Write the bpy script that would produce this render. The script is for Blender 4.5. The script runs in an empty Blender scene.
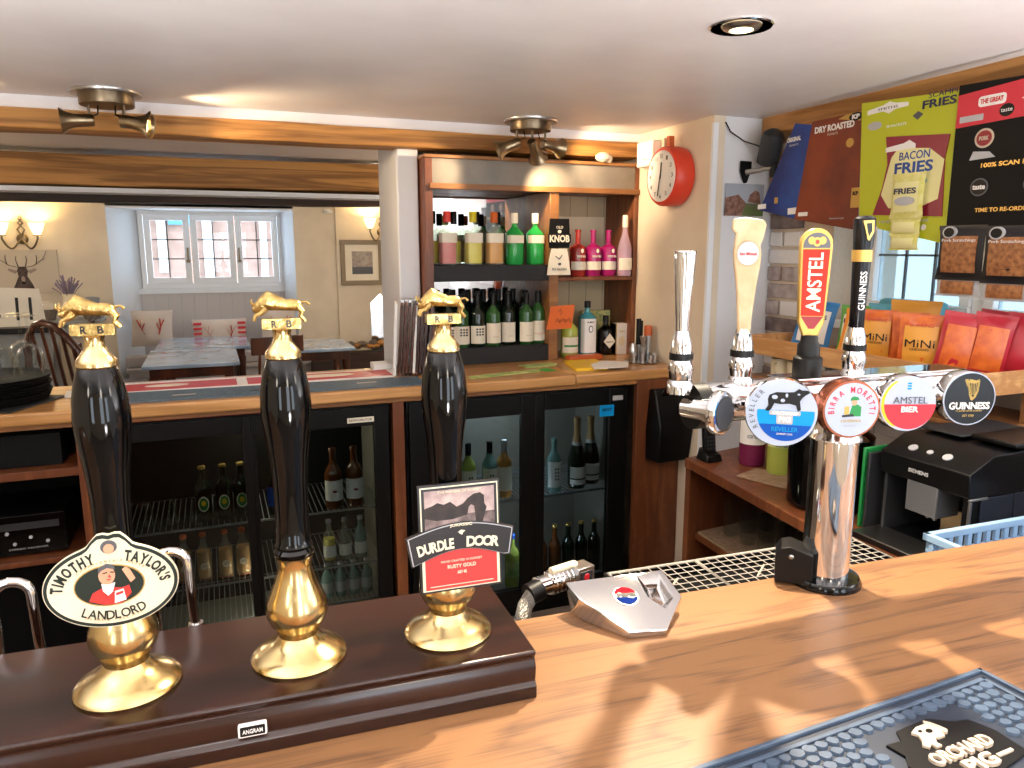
import bpy, bmesh, math, random
from mathutils import Matrix, Vector
S = bpy.context.scene
COL = S.collection
R = math.radians
PI = math.pi
rnd = random.Random(7)

# ---------------- camera, world, exposure ----------------
cd = bpy.data.cameras.new('camera'); cam = bpy.data.objects.new('camera', cd); COL.objects.link(cam)
cam.location = (0, 0, 1.65); cam.rotation_euler = (R(90 - 10.3), 0, R(-21.8))
cd.sensor_width = 36; cd.lens = 745 / 1024 * 36; cd.clip_start = .02; cd.clip_end = 200
S.camera = cam
W = bpy.data.worlds.new('world'); S.world = W; W.use_nodes = True
W.node_tree.nodes['Background'].inputs[0].default_value = (.80, .90, 1, 1)
W.node_tree.nodes['Background'].inputs[1].default_value = 6.0
S.view_settings.view_transform = 'Standard'; S.view_settings.look = 'None'
S.view_settings.exposure = 0.27; S.view_settings.gamma = 1; S.view_settings.use_curve_mapping = False

def lamp(name, kind, loc, energy, color, aim=None, **kw):
    l = bpy.data.lights.new(name, kind); l.energy = energy; l.color = color
    for k, v in kw.items(): setattr(l, k, v)
    o = bpy.data.objects.new(name, l); COL.objects.link(o); o.location = loc
    if aim is not None:
        o.rotation_euler = (Vector(aim) - Vector(loc)).to_track_quat('-Z', 'Y').to_euler()
    return o
WARM = (1, .74, .46)
# hard downlight over the bar (just above the frame) and the recessed one in view
lamp('downlight_bar_light', 'SPOT', (.95, 1.22, 2.17), 135, (1, .84, .62), (.70, .75, 1.1), spot_size=R(120), spot_blend=.5, shadow_soft_size=.018)
lamp('downlight_light', 'SPOT', (1.275, 1.64, 2.165), 8, WARM, (1.3, 1.7, 1), spot_size=R(120), spot_blend=.6, shadow_soft_size=.03)
# unseen fill lamps added on the customers' side and in the dining room
for x, y, e in ((-1.6, -.9, 14), (.4, -1.3, 14), (1.9, -.6, 8)): lamp('rear_fill_light', 'POINT', (x, y, 1.95), e, (1, .88, .74), shadow_soft_size=.15)
for x, y, z, e in ((-1.15, .60, 1.20, 150), (2.0, -.20, 1.15, 130), (.3, -.35, 1.1, 120)): lamp('ceiling_fill_light', 'SPOT', (x, y, z), e, (.98, .96, .96), (x, y + .25, 3), spot_size=R(142), spot_blend=.5, shadow_soft_size=.1)  # bare spots aimed upwards, added only to lift the ceiling
for x, y, e in ((-1.7, 6.3, 20), (1.5, 6.6, 20), (-1.9, 4.15, 10), (1.6, 4.2, 6)): lamp('dining_fill_light', 'POINT', (x, y, 1.8), e, (1, .84, .66), shadow_soft_size=.15)  # added points without fixtures, brightening the far room and its beams
# ---------------- helpers ----------------
def lin(c):
    if isinstance(c, str): c = [int(c[i:i+2], 16) / 255 for i in (0, 2, 4)]
    return tuple(((x / 12.92) if x <= .04045 else ((x + .055) / 1.055) ** 2.4) for x in c) + (1,)
MATS = {}
def mat(name, col='cccccc', rough=.5, metal=0, emit=None, es=0, trans=None, coat=0, noise=None, col2=None, nscale=20, bump=0, bscale=60, spec=None):
    m = bpy.data.materials.new(name); m.use_nodes = True; nt = m.node_tree; N = nt.nodes; L = nt.links
    b = N['Principled BSDF']
    b.inputs['Base Color'].default_value = lin(col); b.inputs['Roughness'].default_value = rough; b.inputs['Metallic'].default_value = metal
    if coat: b.inputs['Coat Weight'].default_value = coat; b.inputs['Coat Roughness'].default_value = .08
    if spec is not None: b.inputs['Specular IOR Level'].default_value = spec
    if emit: b.inputs['Emission Color'].default_value = lin(emit); b.inputs['Emission Strength'].default_value = es
    tc = N.new('ShaderNodeTexCoord')
    if col2:
        n = N.new('ShaderNodeTexNoise'); n.inputs['Scale'].default_value = nscale; n.inputs['Detail'].default_value = 4
        mx = N.new('ShaderNodeMix'); mx.data_type = 'RGBA'; mx.inputs[6].default_value = lin(col); mx.inputs[7].default_value = lin(col2)
        rp = N.new('ShaderNodeMapRange'); rp.inputs[1].default_value = .35; rp.inputs[2].default_value = .65
        L.new(tc.outputs['Object'], n.inputs['Vector']); L.new(n.outputs[0], rp.inputs[0]); L.new(rp.outputs[0], mx.inputs[0]); L.new(mx.outputs[2], b.inputs['Base Color'])
    if bump:
        n = N.new('ShaderNodeTexNoise'); n.inputs['Scale'].default_value = bscale; n.inputs['Detail'].default_value = 5
        bp = N.new('ShaderNodeBump'); bp.inputs['Strength'].default_value = bump; bp.inputs['Distance'].default_value = .01
        L.new(tc.outputs['Object'], n.inputs['Vector']); L.new(n.outputs[0], bp.inputs['Height']); L.new(bp.outputs[0], b.inputs['Normal'])
    if trans is not None:      # thin see-through: transparent mixed with the glossy surface
        t = N.new('ShaderNodeBsdfTransparent'); t.inputs[0].default_value = lin(trans[0]); ms = N.new('ShaderNodeMixShader'); ms.inputs[0].default_value = trans[1]
        if trans[1] < 0:     # clear glass: reflection follows the Fresnel curve
            g = N.new('ShaderNodeBsdfGlossy'); g.inputs[0].default_value = (1, 1, 1, 1); g.inputs[1].default_value = rough; fr = N.new('ShaderNodeFresnel'); fr.inputs[0].default_value = -trans[1]
            mn = N.new('ShaderNodeMath'); mn.operation = 'MINIMUM'; mn.inputs[1].default_value = .30; L.new(fr.outputs[0], mn.inputs[0]); L.new(mn.outputs[0], ms.inputs[0]); b = g
        L.new(t.outputs[0], ms.inputs[1]); L.new(b.outputs[0], ms.inputs[2]); L.new(ms.outputs[0], N['Material Output'].inputs[0])
    MATS[name] = m; return m
def wood(name, c1, c2, rough=.35, scale=(1.2, 14, 14), ring=6, coat=0, dist=3, sharp=(.3, .7), mixf=.45, fine=(2.2, 20, 20)):
    m = bpy.data.materials.new(name); m.use_nodes = True; nt = m.node_tree; N = nt.nodes; L = nt.links; b = N['Principled BSDF']
    tc = N.new('ShaderNodeTexCoord'); mp = N.new('ShaderNodeMapping'); mp.inputs['Scale'].default_value = scale
    n = N.new('ShaderNodeTexNoise'); n.inputs['Scale'].default_value = 1.2; n.inputs['Detail'].default_value = 3; n.inputs['Distortion'].default_value = .6
    w = N.new('ShaderNodeMath'); w.operation = 'MULTIPLY'; w.inputs[1].default_value = ring
    fr = N.new('ShaderNodeMath'); fr.operation = 'PINGPONG'; fr.inputs[1].default_value = 1
    mp2 = N.new('ShaderNodeMapping'); mp2.inputs['Scale'].default_value = tuple(s * k for s, k in zip(scale, fine))
    n2 = N.new('ShaderNodeTexNoise'); n2.inputs['Scale'].default_value = 1.5; n2.inputs['Detail'].default_value = 5
    mx = N.new('ShaderNodeMix'); mx.data_type = 'FLOAT'; mx.inputs[0].default_value = mixf
    rp = N.new('ShaderNodeValToRGB'); e = rp.color_ramp.elements; e[0].position = sharp[0]; e[0].color = lin(c1); e[1].position = sharp[1]; e[1].color = lin(c2)
    L.new(tc.outputs['Object'], mp.inputs[0]); L.new(mp.outputs[0], n.inputs['Vector']); L.new(n.outputs[0], w.inputs[0]); L.new(w.outputs[0], fr.inputs[0])
    L.new(tc.outputs['Object'], mp2.inputs[0]); L.new(mp2.outputs[0], n2.inputs['Vector'])
    L.new(fr.outputs[0], mx.inputs[2]); L.new(n2.outputs[0], mx.inputs[3]); L.new(mx.outputs[0], rp.inputs[0]); L.new(rp.outputs[0], b.inputs['Base Color'])
    b.inputs['Roughness'].default_value = rough
    if coat: b.inputs['Coat Weight'].default_value = coat; b.inputs['Coat Roughness'].default_value = .1
    MATS[name] = m; return m

ID = Matrix.Identity(4)
def TR(x=0, y=0, z=0): return Matrix.Translation((x, y, z))
def RX(a): return Matrix.Rotation(R(a), 4, 'X')
def RY(a): return Matrix.Rotation(R(a), 4, 'Y')
def RZ(a): return Matrix.Rotation(R(a), 4, 'Z')
def SC(x, y=None, z=None):
    y = x if y is None else y; z = x if z is None else z
    return Matrix.Diagonal((x, y, z, 1))
class MB:
    def __init__(s, M=ID): s.v = []; s.f = []; s.m = []; s.names = []; s.M = M
    def mi(s, n):
        if n not in s.names: s.names.append(n)
        return s.names.index(n)
    def add(s, vs, fs, m, M=None):
        M = s.M if M is None else s.M @ M
        k = len(s.v); s.v += [tuple(M @ Vector(p)) for p in vs]; i = s.mi(m)
        fl = M.determinant() < 0
        for f in fs:
            f = tuple(k + a for a in f); s.f.append(f[::-1] if fl else f); s.m.append(i)
        return s
    def box(s, x0, x1, y0, y1, z0, z1, m, M=None):
        vs = [(x, y, z) for x in (x0, x1) for y in (y0, y1) for z in (z0, z1)]
        return s.add(vs, [(0,1,3,2),(4,6,7,5),(0,4,5,1),(2,3,7,6),(0,2,6,4),(1,5,7,3)], m, M)
    def lathe(s, prof, m, M=None, n=24, cap=True):
        vs = []; fs = []; k = len(prof)
        for i in range(n):
            a = 2 * PI * i / n; vs += [(r * math.cos(a), r * math.sin(a), z) for r, z in prof]
        for i in range(n):
            j = (i + 1) % n
            for q in range(k - 1): fs.append((i*k+q, j*k+q, j*k+q+1, i*k+q+1))
        if cap:
            if prof[0][0] > 1e-5: fs.append(tuple(i*k for i in range(n))[::-1])
            if prof[-1][0] > 1e-5: fs.append(tuple(i*k+k-1 for i in range(n)))
        return s.add(vs, fs, m, M)
    def cyl(s, r, z0, z1, m, M=None, n=24): return s.lathe([(r, z0), (r, z1)], m, M, n)
    def tube(s, pts, rad, m, M=None, n=10, flat=1.0, closed=False):
        pts = [Vector(p) for p in pts]; k = len(pts)
        rad = rad if isinstance(rad, (list, tuple)) else [rad] * k
        vs = []; fs = []; u = None
        for i, p in enumerate(pts):
            if closed: t = (pts[(i+1) % k] - pts[i-1]).normalized()
            else: t = (pts[min(i+1, k-1)] - pts[max(i-1, 0)]).normalized()
            if u is None:
                u = t.orthogonal().normalized() if abs(t.z) > .9 else t.cross(Vector((0, 0, 1))).normalized()
            u = (u - t * u.dot(t)).normalized(); w = t.cross(u)
            for q in range(n):
                a = 2 * PI * q / n; vs.append(p + u * math.cos(a) * rad[i] + w * math.sin(a) * rad[i] * flat)
        for i in range(k if closed else k - 1):
            j = (i + 1) % k
            for q in range(n):
                r_ = (q + 1) % n; fs.append((i*n+q, i*n+r_, j*n+r_, j*n+q))
        if not closed: fs += [tuple(range(n))[::-1], tuple((k-1)*n+q for q in range(n))]
        return s.add(vs, fs, m, M)
    def ball(s, r, m, M=None, n=16):
        prof = [(r * math.sin(PI * i / (n // 2)), -r * math.cos(PI * i / (n // 2))) for i in range(n // 2 + 1)]
        prof[0] = (0, -r); prof[-1] = (0, r)
        return s.lathe(prof, m, M, n, cap=False)
    def prism(s, out, y0, y1, m, M=None):     # outline (x,z), extruded along y; front face at y0
        n = len(out); area = sum(out[i][0]*out[(i+1) % n][1] - out[(i+1) % n][0]*out[i][1] for i in range(n))
        if area < 0: out = out[::-1]
        vs = [(x, y0, z) for x, z in out] + [(x, y1, z) for x, z in out]
        fs = [tuple(range(n)), tuple(range(n, 2*n))[::-1]] + [(i, i+n, (i+1) % n + n, (i+1) % n) for i in range(n)]
        return s.add(vs, fs, m, M)
    def loft(s, rings, m, M=None, cap=True):
        n = len(rings[0]); vs = [p for r_ in rings for p in r_]; fs = []
        for i in range(len(rings) - 1):
            for q in range(n):
                r2 = (q + 1) % n; fs.append((i*n+q, i*n+r2, (i+1)*n+r2, (i+1)*n+q))
        if cap: fs += [tuple(range(n))[::-1], tuple((len(rings)-1)*n+q for q in range(n))]
        return s.add(vs, fs, m, M)
    def grid(s, fn, nu, nv, m, M=None):
        vs = [fn(i / nu, j / nv) for i in range(nu + 1) for j in range(nv + 1)]
        fs = [(i*(nv+1)+j, (i+1)*(nv+1)+j, (i+1)*(nv+1)+j+1, i*(nv+1)+j+1) for i in range(nu) for j in range(nv)]
        return s.add(vs, fs, m, M)
    def text(s, st, x, z, w, h, m, y=0, M=None, bold=0, d=.0006, align='C'):   # fits string into w x h on the x-z plane, facing -y
        vs, fs = glyphs(st, bold)
        if not vs: return s
        x0 = min(p[0] for p in vs); x1 = max(p[0] for p in vs); y0 = min(p[1] for p in vs); y1 = max(p[1] for p in vs)
        sx = w / (x1 - x0); sy = h / max(y1 - y0, 1e-6)
        z0, z1 = y, y - d
        vv = [(x + (p[0] - (x0 + x1) / 2) * sx, (z0 if p[2] < 0 else z1), z + (p[1] - (y0 + y1) / 2) * sy) for p in vs]
        return s.add(vv, fs, m, M)
    def arctext(s, st, cx, cz, rx, rz, a0, a1, h, m, y=0, M=None, bold=0, wf=1, d=.0006):      # glyphs set along an ellipse, evenly gapped
        M = M or ID; K = 160; pts = [R(a0 + (a1 - a0) * k / K) for k in range(K + 1)]; acc = [0]
        for k in range(K):
            acc.append(acc[-1] + math.hypot(rx * (math.cos(pts[k+1]) - math.cos(pts[k])), rz * (math.sin(pts[k+1]) - math.sin(pts[k]))))
        ws = []
        for c in st:
            vs = glyphs(c, bold)[0]; ws.append((max(p[0] for p in vs) - min(p[0] for p in vs)) / .72 * h * wf if vs else h * .45)
        gap = (acc[-1] - sum(ws)) / max(1, len(st) - 1); u = 0
        for c, w_ in zip(st, ws):
            q = u + w_ / 2; u += w_ + gap
            if c == ' ': continue
            k = min(range(K + 1), key=lambda i: abs(acc[i] - q)); a = pts[k]; px, pz = cx + rx * math.cos(a), cz + rz * math.sin(a)
            tx, tz = -rx * math.sin(a), rz * math.cos(a)
            if a1 < a0: tx, tz = -tx, -tz
            vs = glyphs(c, bold)[0]; hh = (max(p[1] for p in vs) - min(p[1] for p in vs)) / .72 * h
            s.text(c, 0, (h * .35 if c == "'" else 0), w_, min(hh, h * 1.05), m, y, M @ TR(px, 0, pz) @ RY(-math.degrees(math.atan2(tz, tx))), bold, d)
        return s
GC = {}
def glyphs(st, bold=0):
    k = (st, bold)
    if k in GC: return GC[k]
    c = bpy.data.curves.new('t', 'FONT'); c.body = st; c.size = 1; c.offset = bold; c.extrude = .05; c.resolution_u = 3; c.fill_mode = 'BOTH'
    o = bpy.data.objects.new('t', c); me = o.to_mesh()
    vs = [tuple(v.co) for v in me.vertices]; fs = [tuple(p.vertices) for p in me.polygons]
    o.to_mesh_clear(); bpy.data.objects.remove(o); bpy.data.curves.remove(c)
    # text mesh: x,y plane facing +z -> mapped to x,z facing -y, winding stays valid (y=-z)
    GC[k] = (vs, fs); return GC[k]
def ell(cx, cz, rx, rz, n=32, a0=0, a1=360): return [(cx + rx * math.cos(R(a0 + (a1 - a0) * i / n)), cz + rz * math.sin(R(a0 + (a1 - a0) * i / n))) for i in range(n + (a1 - a0 != 360))]
def rrect(x0, x1, z0, z1, r, n=4):
    o = []
    for cx, cz, a in ((x1-r, z0+r, -90), (x1-r, z1-r, 0), (x0+r, z1-r, 90), (x0+r, z0+r, 180)):
        o += [(cx + r * math.cos(R(a + 90 * i / n)), cz + r * math.sin(R(a + 90 * i / n))) for i in range(n + 1)]
    return o
def mesh_obj(name, mb, bevel=0, sub=0, seg=2):
    me = bpy.data.meshes.new(name); me.from_pydata(mb.v, [], mb.f)
    for n in mb.names: me.materials.append(MATS[n])
    me.polygons.foreach_set('material_index', mb.m); me.polygons.foreach_set('use_smooth', [True] * len(mb.f))
    me.update(); me.set_sharp_from_angle(angle=R(38))
    o = bpy.data.objects.new(name, me); COL.objects.link(o)
    if bevel:
        b = o.modifiers.new('bevel', 'BEVEL'); b.width = bevel; b.segments = seg; b.limit_method = 'ANGLE'; b.angle_limit = R(40)
    if sub:
        b = o.modifiers.new('sub', 'SUBSURF'); b.levels = sub; b.render_levels = sub
    return o
def tag(o, label, cat, group=None):
    o['label'] = label; o['category'] = cat
    if group: o['group'] = group
    return o
def thing(name, label, cat, loc=(0, 0, 0), rz=0, group=None):
    o = bpy.data.objects.new(name, None); COL.objects.link(o); o.empty_display_size = .05
    o.location = loc; o.rotation_euler = (0, 0, R(rz)); tag(o, label, cat, group); return o
def part(name, parent, mb, label=None, bevel=0, sub=0, stuff=False):
    o = mesh_obj(name, mb, bevel, sub); o.parent = parent
    if label: o['label'] = label
    if stuff: o['kind'] = 'stuff'
    return o
def solo(name, label, cat, mb, loc=(0, 0, 0), rz=0, group=None, bevel=0, sub=0):
    o = mesh_obj(name, mb, bevel, sub); o.location = loc; o.rotation_euler = (0, 0, R(rz)); return tag(o, label, cat, group)
def struct(name, mb, bevel=0):
    o = mesh_obj(name, mb, bevel); o['kind'] = 'structure'; return o
def copytree(o, parent=None):
    c = o.copy(); COL.objects.link(c); c.parent = parent
    for ch in list(o.children): copytree(ch, c)
    return c
def dup(root, loc, rz=0, label=None, group=None):
    r = copytree(root); r.location = loc; r.rotation_euler = (root.rotation_euler[0], root.rotation_euler[1], R(rz))
    if label: r['label'] = label
    if group: r['group'] = group
    return r

# ---------------- materials ----------------
mat('wall', 'e9dcc6', .85, bump=.15, bscale=14, col2='ddcfb8', nscale=3)
mat('wall_white', 'e4e6ea', .8, bump=.1, bscale=14)
mat('reveal', 'eef2f6', .6)
mat('ceil', 'f0ecea', .42, bump=.25, bscale=5, col2='e6e1e0', nscale=2.5)
mat('panelling', 'c9c3c1', .6)
mat('upvc', 'f2f5f8', .35)
mat('floorm', '8a7a6c', .6, col2='6c5f54', nscale=6)
mat('black', '060607', .4, spec=.3); mat('blackgloss', '050506', .06, spec=.35); mat('blackmatt', '0c0c0e', .7, spec=.2)
mat('grey', '55575c', .5); mat('darkgrey', '26282c', .5); mat('lightgrey', 'b4b6ba', .5)
mat('white', 'f0efec', .5); mat('cream', 'e8ddbf', .5); mat('paper', 'eceae4', .7); mat('red', 'c8202a', .4); mat('darkred', '8c1020', .4)
mat('green', '1e8a44', .4); mat('blue', '1d4fae', .4); mat('navy', '16224a', .4); mat('yellow', 'f0c51c', .45); mat('orange', 'e06a24', .5)
mat('gold', 'c8a55a', .3, metal=.6); mat('pink', 'd8629a', .4); mat('purple', '5a3a8a', .45)
mat('chrome', 'dcdcde', .07, metal=1); mat('steel', 'b8b8b8', .28, metal=1); mat('brass', 'd6c08e', .2, metal=1, col2='c4a870', nscale=30)
mat('oldbrass', 'c0a468', .3, metal=1, col2='947a48', nscale=60, bump=.3, bscale=120)
mat('bronze', 'a8977a', .3, metal=1); mat('darkbronze', '7c6e5a', .35, metal=1)
mat('glass', 'ffffff', .03, trans=(('eef3f2'), .12)); mat('windowglass', 'ffffff', .0, trans=('f4faff', -1.3)); mat('fridgeglass', 'c8d4d8', .02, trans=('c2c8c8', -1.35))
mat('hazeglass', 'b8c8d0', .3, trans=('ccdae0', .45))
mat('mirror', 'c9ccce', .03, metal=1)
wood('oak', '5f4330', '8f6642', .42, (1.0, 6, 6), 18, coat=.05, sharp=(.22, .52), mixf=.70, fine=(3.5, 34, 34))
wood('oakcounter', 'b5824a', 'd6a268', .32, (1, 12, 12), 4, coat=.25)
wood('beam', '8a5c28', 'c48c48', .6, (.8, 16, 16), 5)
wood('beamalong', '8a5c28', 'b8844a', .6, (16, .8, 16), 5, fine=(20, 2.2, 20))
wood('beamdark', '2c1b12', '4c3020', .6, (.8, 16, 16), 5)
wood('mahog', '160a07', '2c150e', .22, (1, 10, 10), 5, coat=.12)
wood('brown', '6a3a20', '8d5430', .4, (10, 10, 1), 4)
wood('shelfwood', '8a5c34', 'a8753f', .45, (1, 10, 10), 4)
wood('pine', 'b98552', 'd9ab74', .5, (10, 1, 10), 4)
wood('chairwood', '3a1c12', '5c2e1c', .25, (6, 6, 1), 3, coat=.3)
mat('label', 'efe6d2', .55)
# ================= THE SETTING =================
XN, YN, XR, YB, ZC = 2.0, 2.72, 2.35, 3.62, 2.2
YF = 8.5
m = MB(); m.box(-3, 5, -2.6, 9.3, -.06, 0, 'floorm'); struct('floor', m)
m = MB(); m.box(-3, 2.9, -2.6, 3.3, ZC, ZC + .1, 'ceil'); struct('ceiling', m)
m = MB(); m.box(-3, 2.9, 3.45, 9.3, ZC - .03, ZC + .1, 'ceil'); struct('ceiling', m)
# right wall with its window opening  (y 1.1 .. 2.36, z 1.38 .. 2.0)
wy0, wy1, wz0, wz1 = .55, 2.36, 1.355, 2.02
m = MB()
m.box(XR, XR + .35, wy1 + .16, YN + .3, 0, ZC, 'wall_white'); m.box(XR, XR + .35, -2.6, wy0, 0, ZC, 'wall_white')
m.box(XR, XR + .35, wy0, wy1 + .16, 0, wz0, 'wall_white'); m.box(XR, XR + .35, wy0, wy1 + .16, wz1, ZC, 'wall_white')
struct('wall_right', m)
# whitewashed brick pier between corner and window
m = MB(); r2 = random.Random(3)
mat('bw1', 'b9aeaa', .85, bump=.4, bscale=40, col2='8d7f7c', nscale=18); mat('bw2', '8a7d7b', .9, bump=.5, bscale=40, col2='5e504f', nscale=14); mat('bw3', 'd7d5d4', .8, bump=.4, bscale=40); mat('mortar', 'c9b9a6', .9, bump=.4, bscale=50)
m.box(XR - .012, XR, wy1 + .16, YN, .9, 2.14, 'mortar')
z = .91; row = 0
while z < 2.1:
    y = wy1 + .165 - (.0 if row % 2 else .10)
    while y < YN - .02:
        a, b = max(y, wy1 + .163), min(y + .20, YN - .004)
        if b - a > .03: m.box(XR - .022 - r2.random() * .006, XR - .005, a, b, z, z + .062, r2.choice(['bw1', 'bw2', 'bw1', 'bw3']))
        y += .215
    z += .075; row += 1
m.box(XR - .012, XR + .35, wy1, wy1 + .16, wz0 - .1, ZC - .06, 'mortar')
struct('trim_7', m, .004)
# tiles below the window
mat('tile', 'b9b2ae', .3, col2='aba39f', nscale=6); mat('grout', '8e8884', .8)
m = MB(); m.box(XR - .006, XR + .001, -.5, wy1, .8, wz0, 'grout')
for i in range(19):
    for k in range(4):
        y = -.5 + i * .152; z = .80 + k * .152
        if y + .149 < wy1 + .1: m.box(XR - .010, XR - .002, y, min(y + .149, wy1), z, min(z + .149, wz0 - .002), 'tile')
struct('trim_8', m, .0015)
m = MB(); m.box(XR - .02, XR + .34, wy0, wy1, wz0 - .02, wz0 + .008, 'reveal'); struct('trim_9', m, .003)
# leaded casement window in the right wall
m = MB(); xw = XR + .14
def frame_x(m, x, y0, y1, z0, z1, w, t, mt):
    m.box(x, x + t, y0, y1, z0, z0 + w, mt); m.box(x, x + t, y0, y1, z1 - w, z1, mt)
    m.box(x, x + t, y0, y0 + w, z0 + w, z1 - w, mt); m.box(x, x + t, y1 - w, y1, z0 + w, z1 - w, mt)
win = bpy.data.objects.new('window_1', None); COL.objects.link(win); win['kind'] = 'structure'
frame_x(m, xw, wy0, wy1, wz0, wz1, .05, .06, 'upvc')
for a, b in ((wy0 + .05, 1.13), (1.18, 1.80), (1.85, wy1 - .05)): frame_x(m, xw - .015, a, b, wz0 + .05, wz1 - .05, .04, .05, 'upvc')
m.box(xw, xw + .06, 1.13, 1.18, wz0, wz1, 'upvc'); m.box(xw, xw + .06, 1.80, 1.85, wz0, wz1, 'upvc')
part('window_frame', win, m, bevel=.004)
m = MB(); mat('lead', '5f6468', .5, metal=.5)
for a, b in ((wy0 + .09, 1.09), (1.22, 1.76), (1.89, wy1 - .09)):
    m.box(xw + .012, xw + .016, a, b, wz0 + .09, wz1 - .09, 'hazeglass')
    for k in (1, 2): yy = a + (b - a) * k / 3; m.box(xw + .004, xw + .014, yy - .004, yy + .004, wz0 + .09, wz1 - .09, 'lead')
    for zz in (wz0 + .27, wz0 + .43): m.box(xw + .004, xw + .014, a, b, zz - .004, zz + .004, 'lead')
part('window_pane', win, m)
# nib walls round the shelf alcove
m = MB(); m.box(XN, XN + .06, YN, YB, 0, ZC, 'wall'); struct('wall_alcove', m)
m = MB(); m.box(XN + .002, XR + .3, YN + .004, YN + .12, 0, ZC, 'wall_white')
m.box(XN - .004, XN + .022, YN - .006, YN + .008, 0, ZC - .03, 'reveal'); struct('wall_corner', m)
# wall behind the shelf unit
m = MB(); m.box(.90, XN + .06, YB, YB + .12, 0, ZC + .05, 'wall'); struct('wall_shelves', m)
m = MB(); m.box(.80, .90, 3.39, YB + .16, 0, ZC, 'wall_white'); struct('trim_10', m, .008)
# far room
m = MB()
rx0, rx1, rz0, rz1 = -.93, .86, .35, 2.07
m.box(-3, rx0, YF, YF + .35, 0, ZC, 'wall'); m.box(rx1, 1.30, YF, YF + .35, 0, ZC, 'wall')
m.box(rx0, rx1, YF, YF + .35, rz1, ZC, 'wall_white')
m.box(1.30, 1.36, YF - .06, YF + .35, 0, ZC, 'wall'); m.box(1.36, 2.8, YF - .06, YF + .35, 0, ZC, 'wall')
struct('wall_far', m)
m = MB()   # splayed reveal
m.loft([[(rx0, YF, 0), (rx0, YF, rz1), (rx0, YF + .02, rz1), (rx0, YF + .02, 0)], [(rx0 + .24, YF + .5, 0), (rx0 + .24, YF + .5, rz1), (rx0 + .24, YF + .55, rz1), (rx0 + .24, YF + .55, 0)]], 'reveal')
m.loft([[(rx1, YF, 0), (rx1, YF, rz1), (rx1, YF + .02, rz1), (rx1, YF + .02, 0)], [(rx1 - .1, YF + .5, 0), (rx1 - .1, YF + .5, rz1), (rx1 - .1, YF + .55, rz1), (rx1 - .1, YF + .55, 0)]], 'reveal')
m.box(rx0, rx1, YF, YF + .55, rz1 - .02, rz1 + .05, 'reveal'); m.box(rx0, rx1, YF + .42, YF + .6, 1.17, 1.225, 'reveal')
struct('trim_11', m)
m = MB(); m.box(rx0 + .1, rx1, YF + .44, YF + .5, 0, 1.17, 'panelling')
for k in range(13): m.box(rx0 + .22 + k * .13, rx0 + .225 + k * .13, YF + .437, YF + .441, .3, 1.17, 'lightgrey')
struct('trim_12', m, .002)
yw = YF + .47
win = bpy.data.objects.new('window_2', None); COL.objects.link(win); win['kind'] = 'structure'
m = MB(); X0, X1, Z0, Z1 = rx0 + .24, rx1 - .08, 1.225, 2.06
def frame_y(m, y, x0, x1, z0, z1, w, t, mt):
    m.box(x0, x1, y, y + t, z0, z0 + w, mt); m.box(x0, x1, y, y + t, z1 - w, z1, mt)
    m.box(x0, x0 + w, y, y + t, z0 + w, z1 - w, mt); m.box(x1 - w, x1, y, y + t, z0 + w, z1 - w, mt)
frame_y(m, yw, X0, X1, Z0, Z1, .05, .07, 'upvc')
wd = (X1 - X0 - .1) / 3; g = MB()
for k in range(3):
    a = X0 + .05 + k * wd; b = a + wd; frame_y(m, yw - .02, a + .006, b - .006, Z0 + .05, Z1 - .05, .062, .06, 'upvc')
    a += .07; b -= .07; g.box(a, b, yw + .02, yw + .025, Z0 + .11, Z1 - .11, 'windowglass')
    g.box((a+b)/2 - .006, (a+b)/2 + .006, yw + .008, yw + .02, Z0 + .11, Z1 - .11, 'lead')
    for q in (1, 2): zz = Z0 + .11 + (Z1 - Z0 - .22) * q / 3; g.box(a, b, yw + .008, yw + .02, zz - .006, zz + .006, 'lead')
part('window_frame', win, m, bevel=.004); part('window_pane', win, g)
m = MB()
for k, s_ in ((0, 1), (2, -1)):
    a = X0 + .05 + k * wd + (wd - .035 if s_ > 0 else .035); m.box(a - .008, a + .008, yw - .045, yw - .02, 1.50, 1.66, 'darkbronze'); m.box(a - .02, a + .02, yw - .05, yw - .03, 1.50, 1.53, 'darkbronze')
part('window_handle', win, m, bevel=.004)
# side and rear walls (rear one with tall windows that light the customers' side)
m = MB(); m.box(-3.1, -3, -2.6, 9.3, 0, ZC, 'wall'); struct('wall_left', m)
m = MB(); m.box(2.8, 2.9, 3.7, 9.3, 0, ZC, 'wall'); struct('wall_far_side', m)
m = MB(); m.box(-3, 2.7, -2.7, -2.6, 0, .7, 'wall'); m.box(-3, 2.7, -2.7, -2.6, 2.05, ZC, 'wall')
for a, b in ((-3, -2.3), (-1.5, .1), (.9, 1.5), (2.3, 2.7)): m.box(a, b, -2.7, -2.6, .7, 2.05, 'wall')
struct('wall_rear', m)
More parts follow.
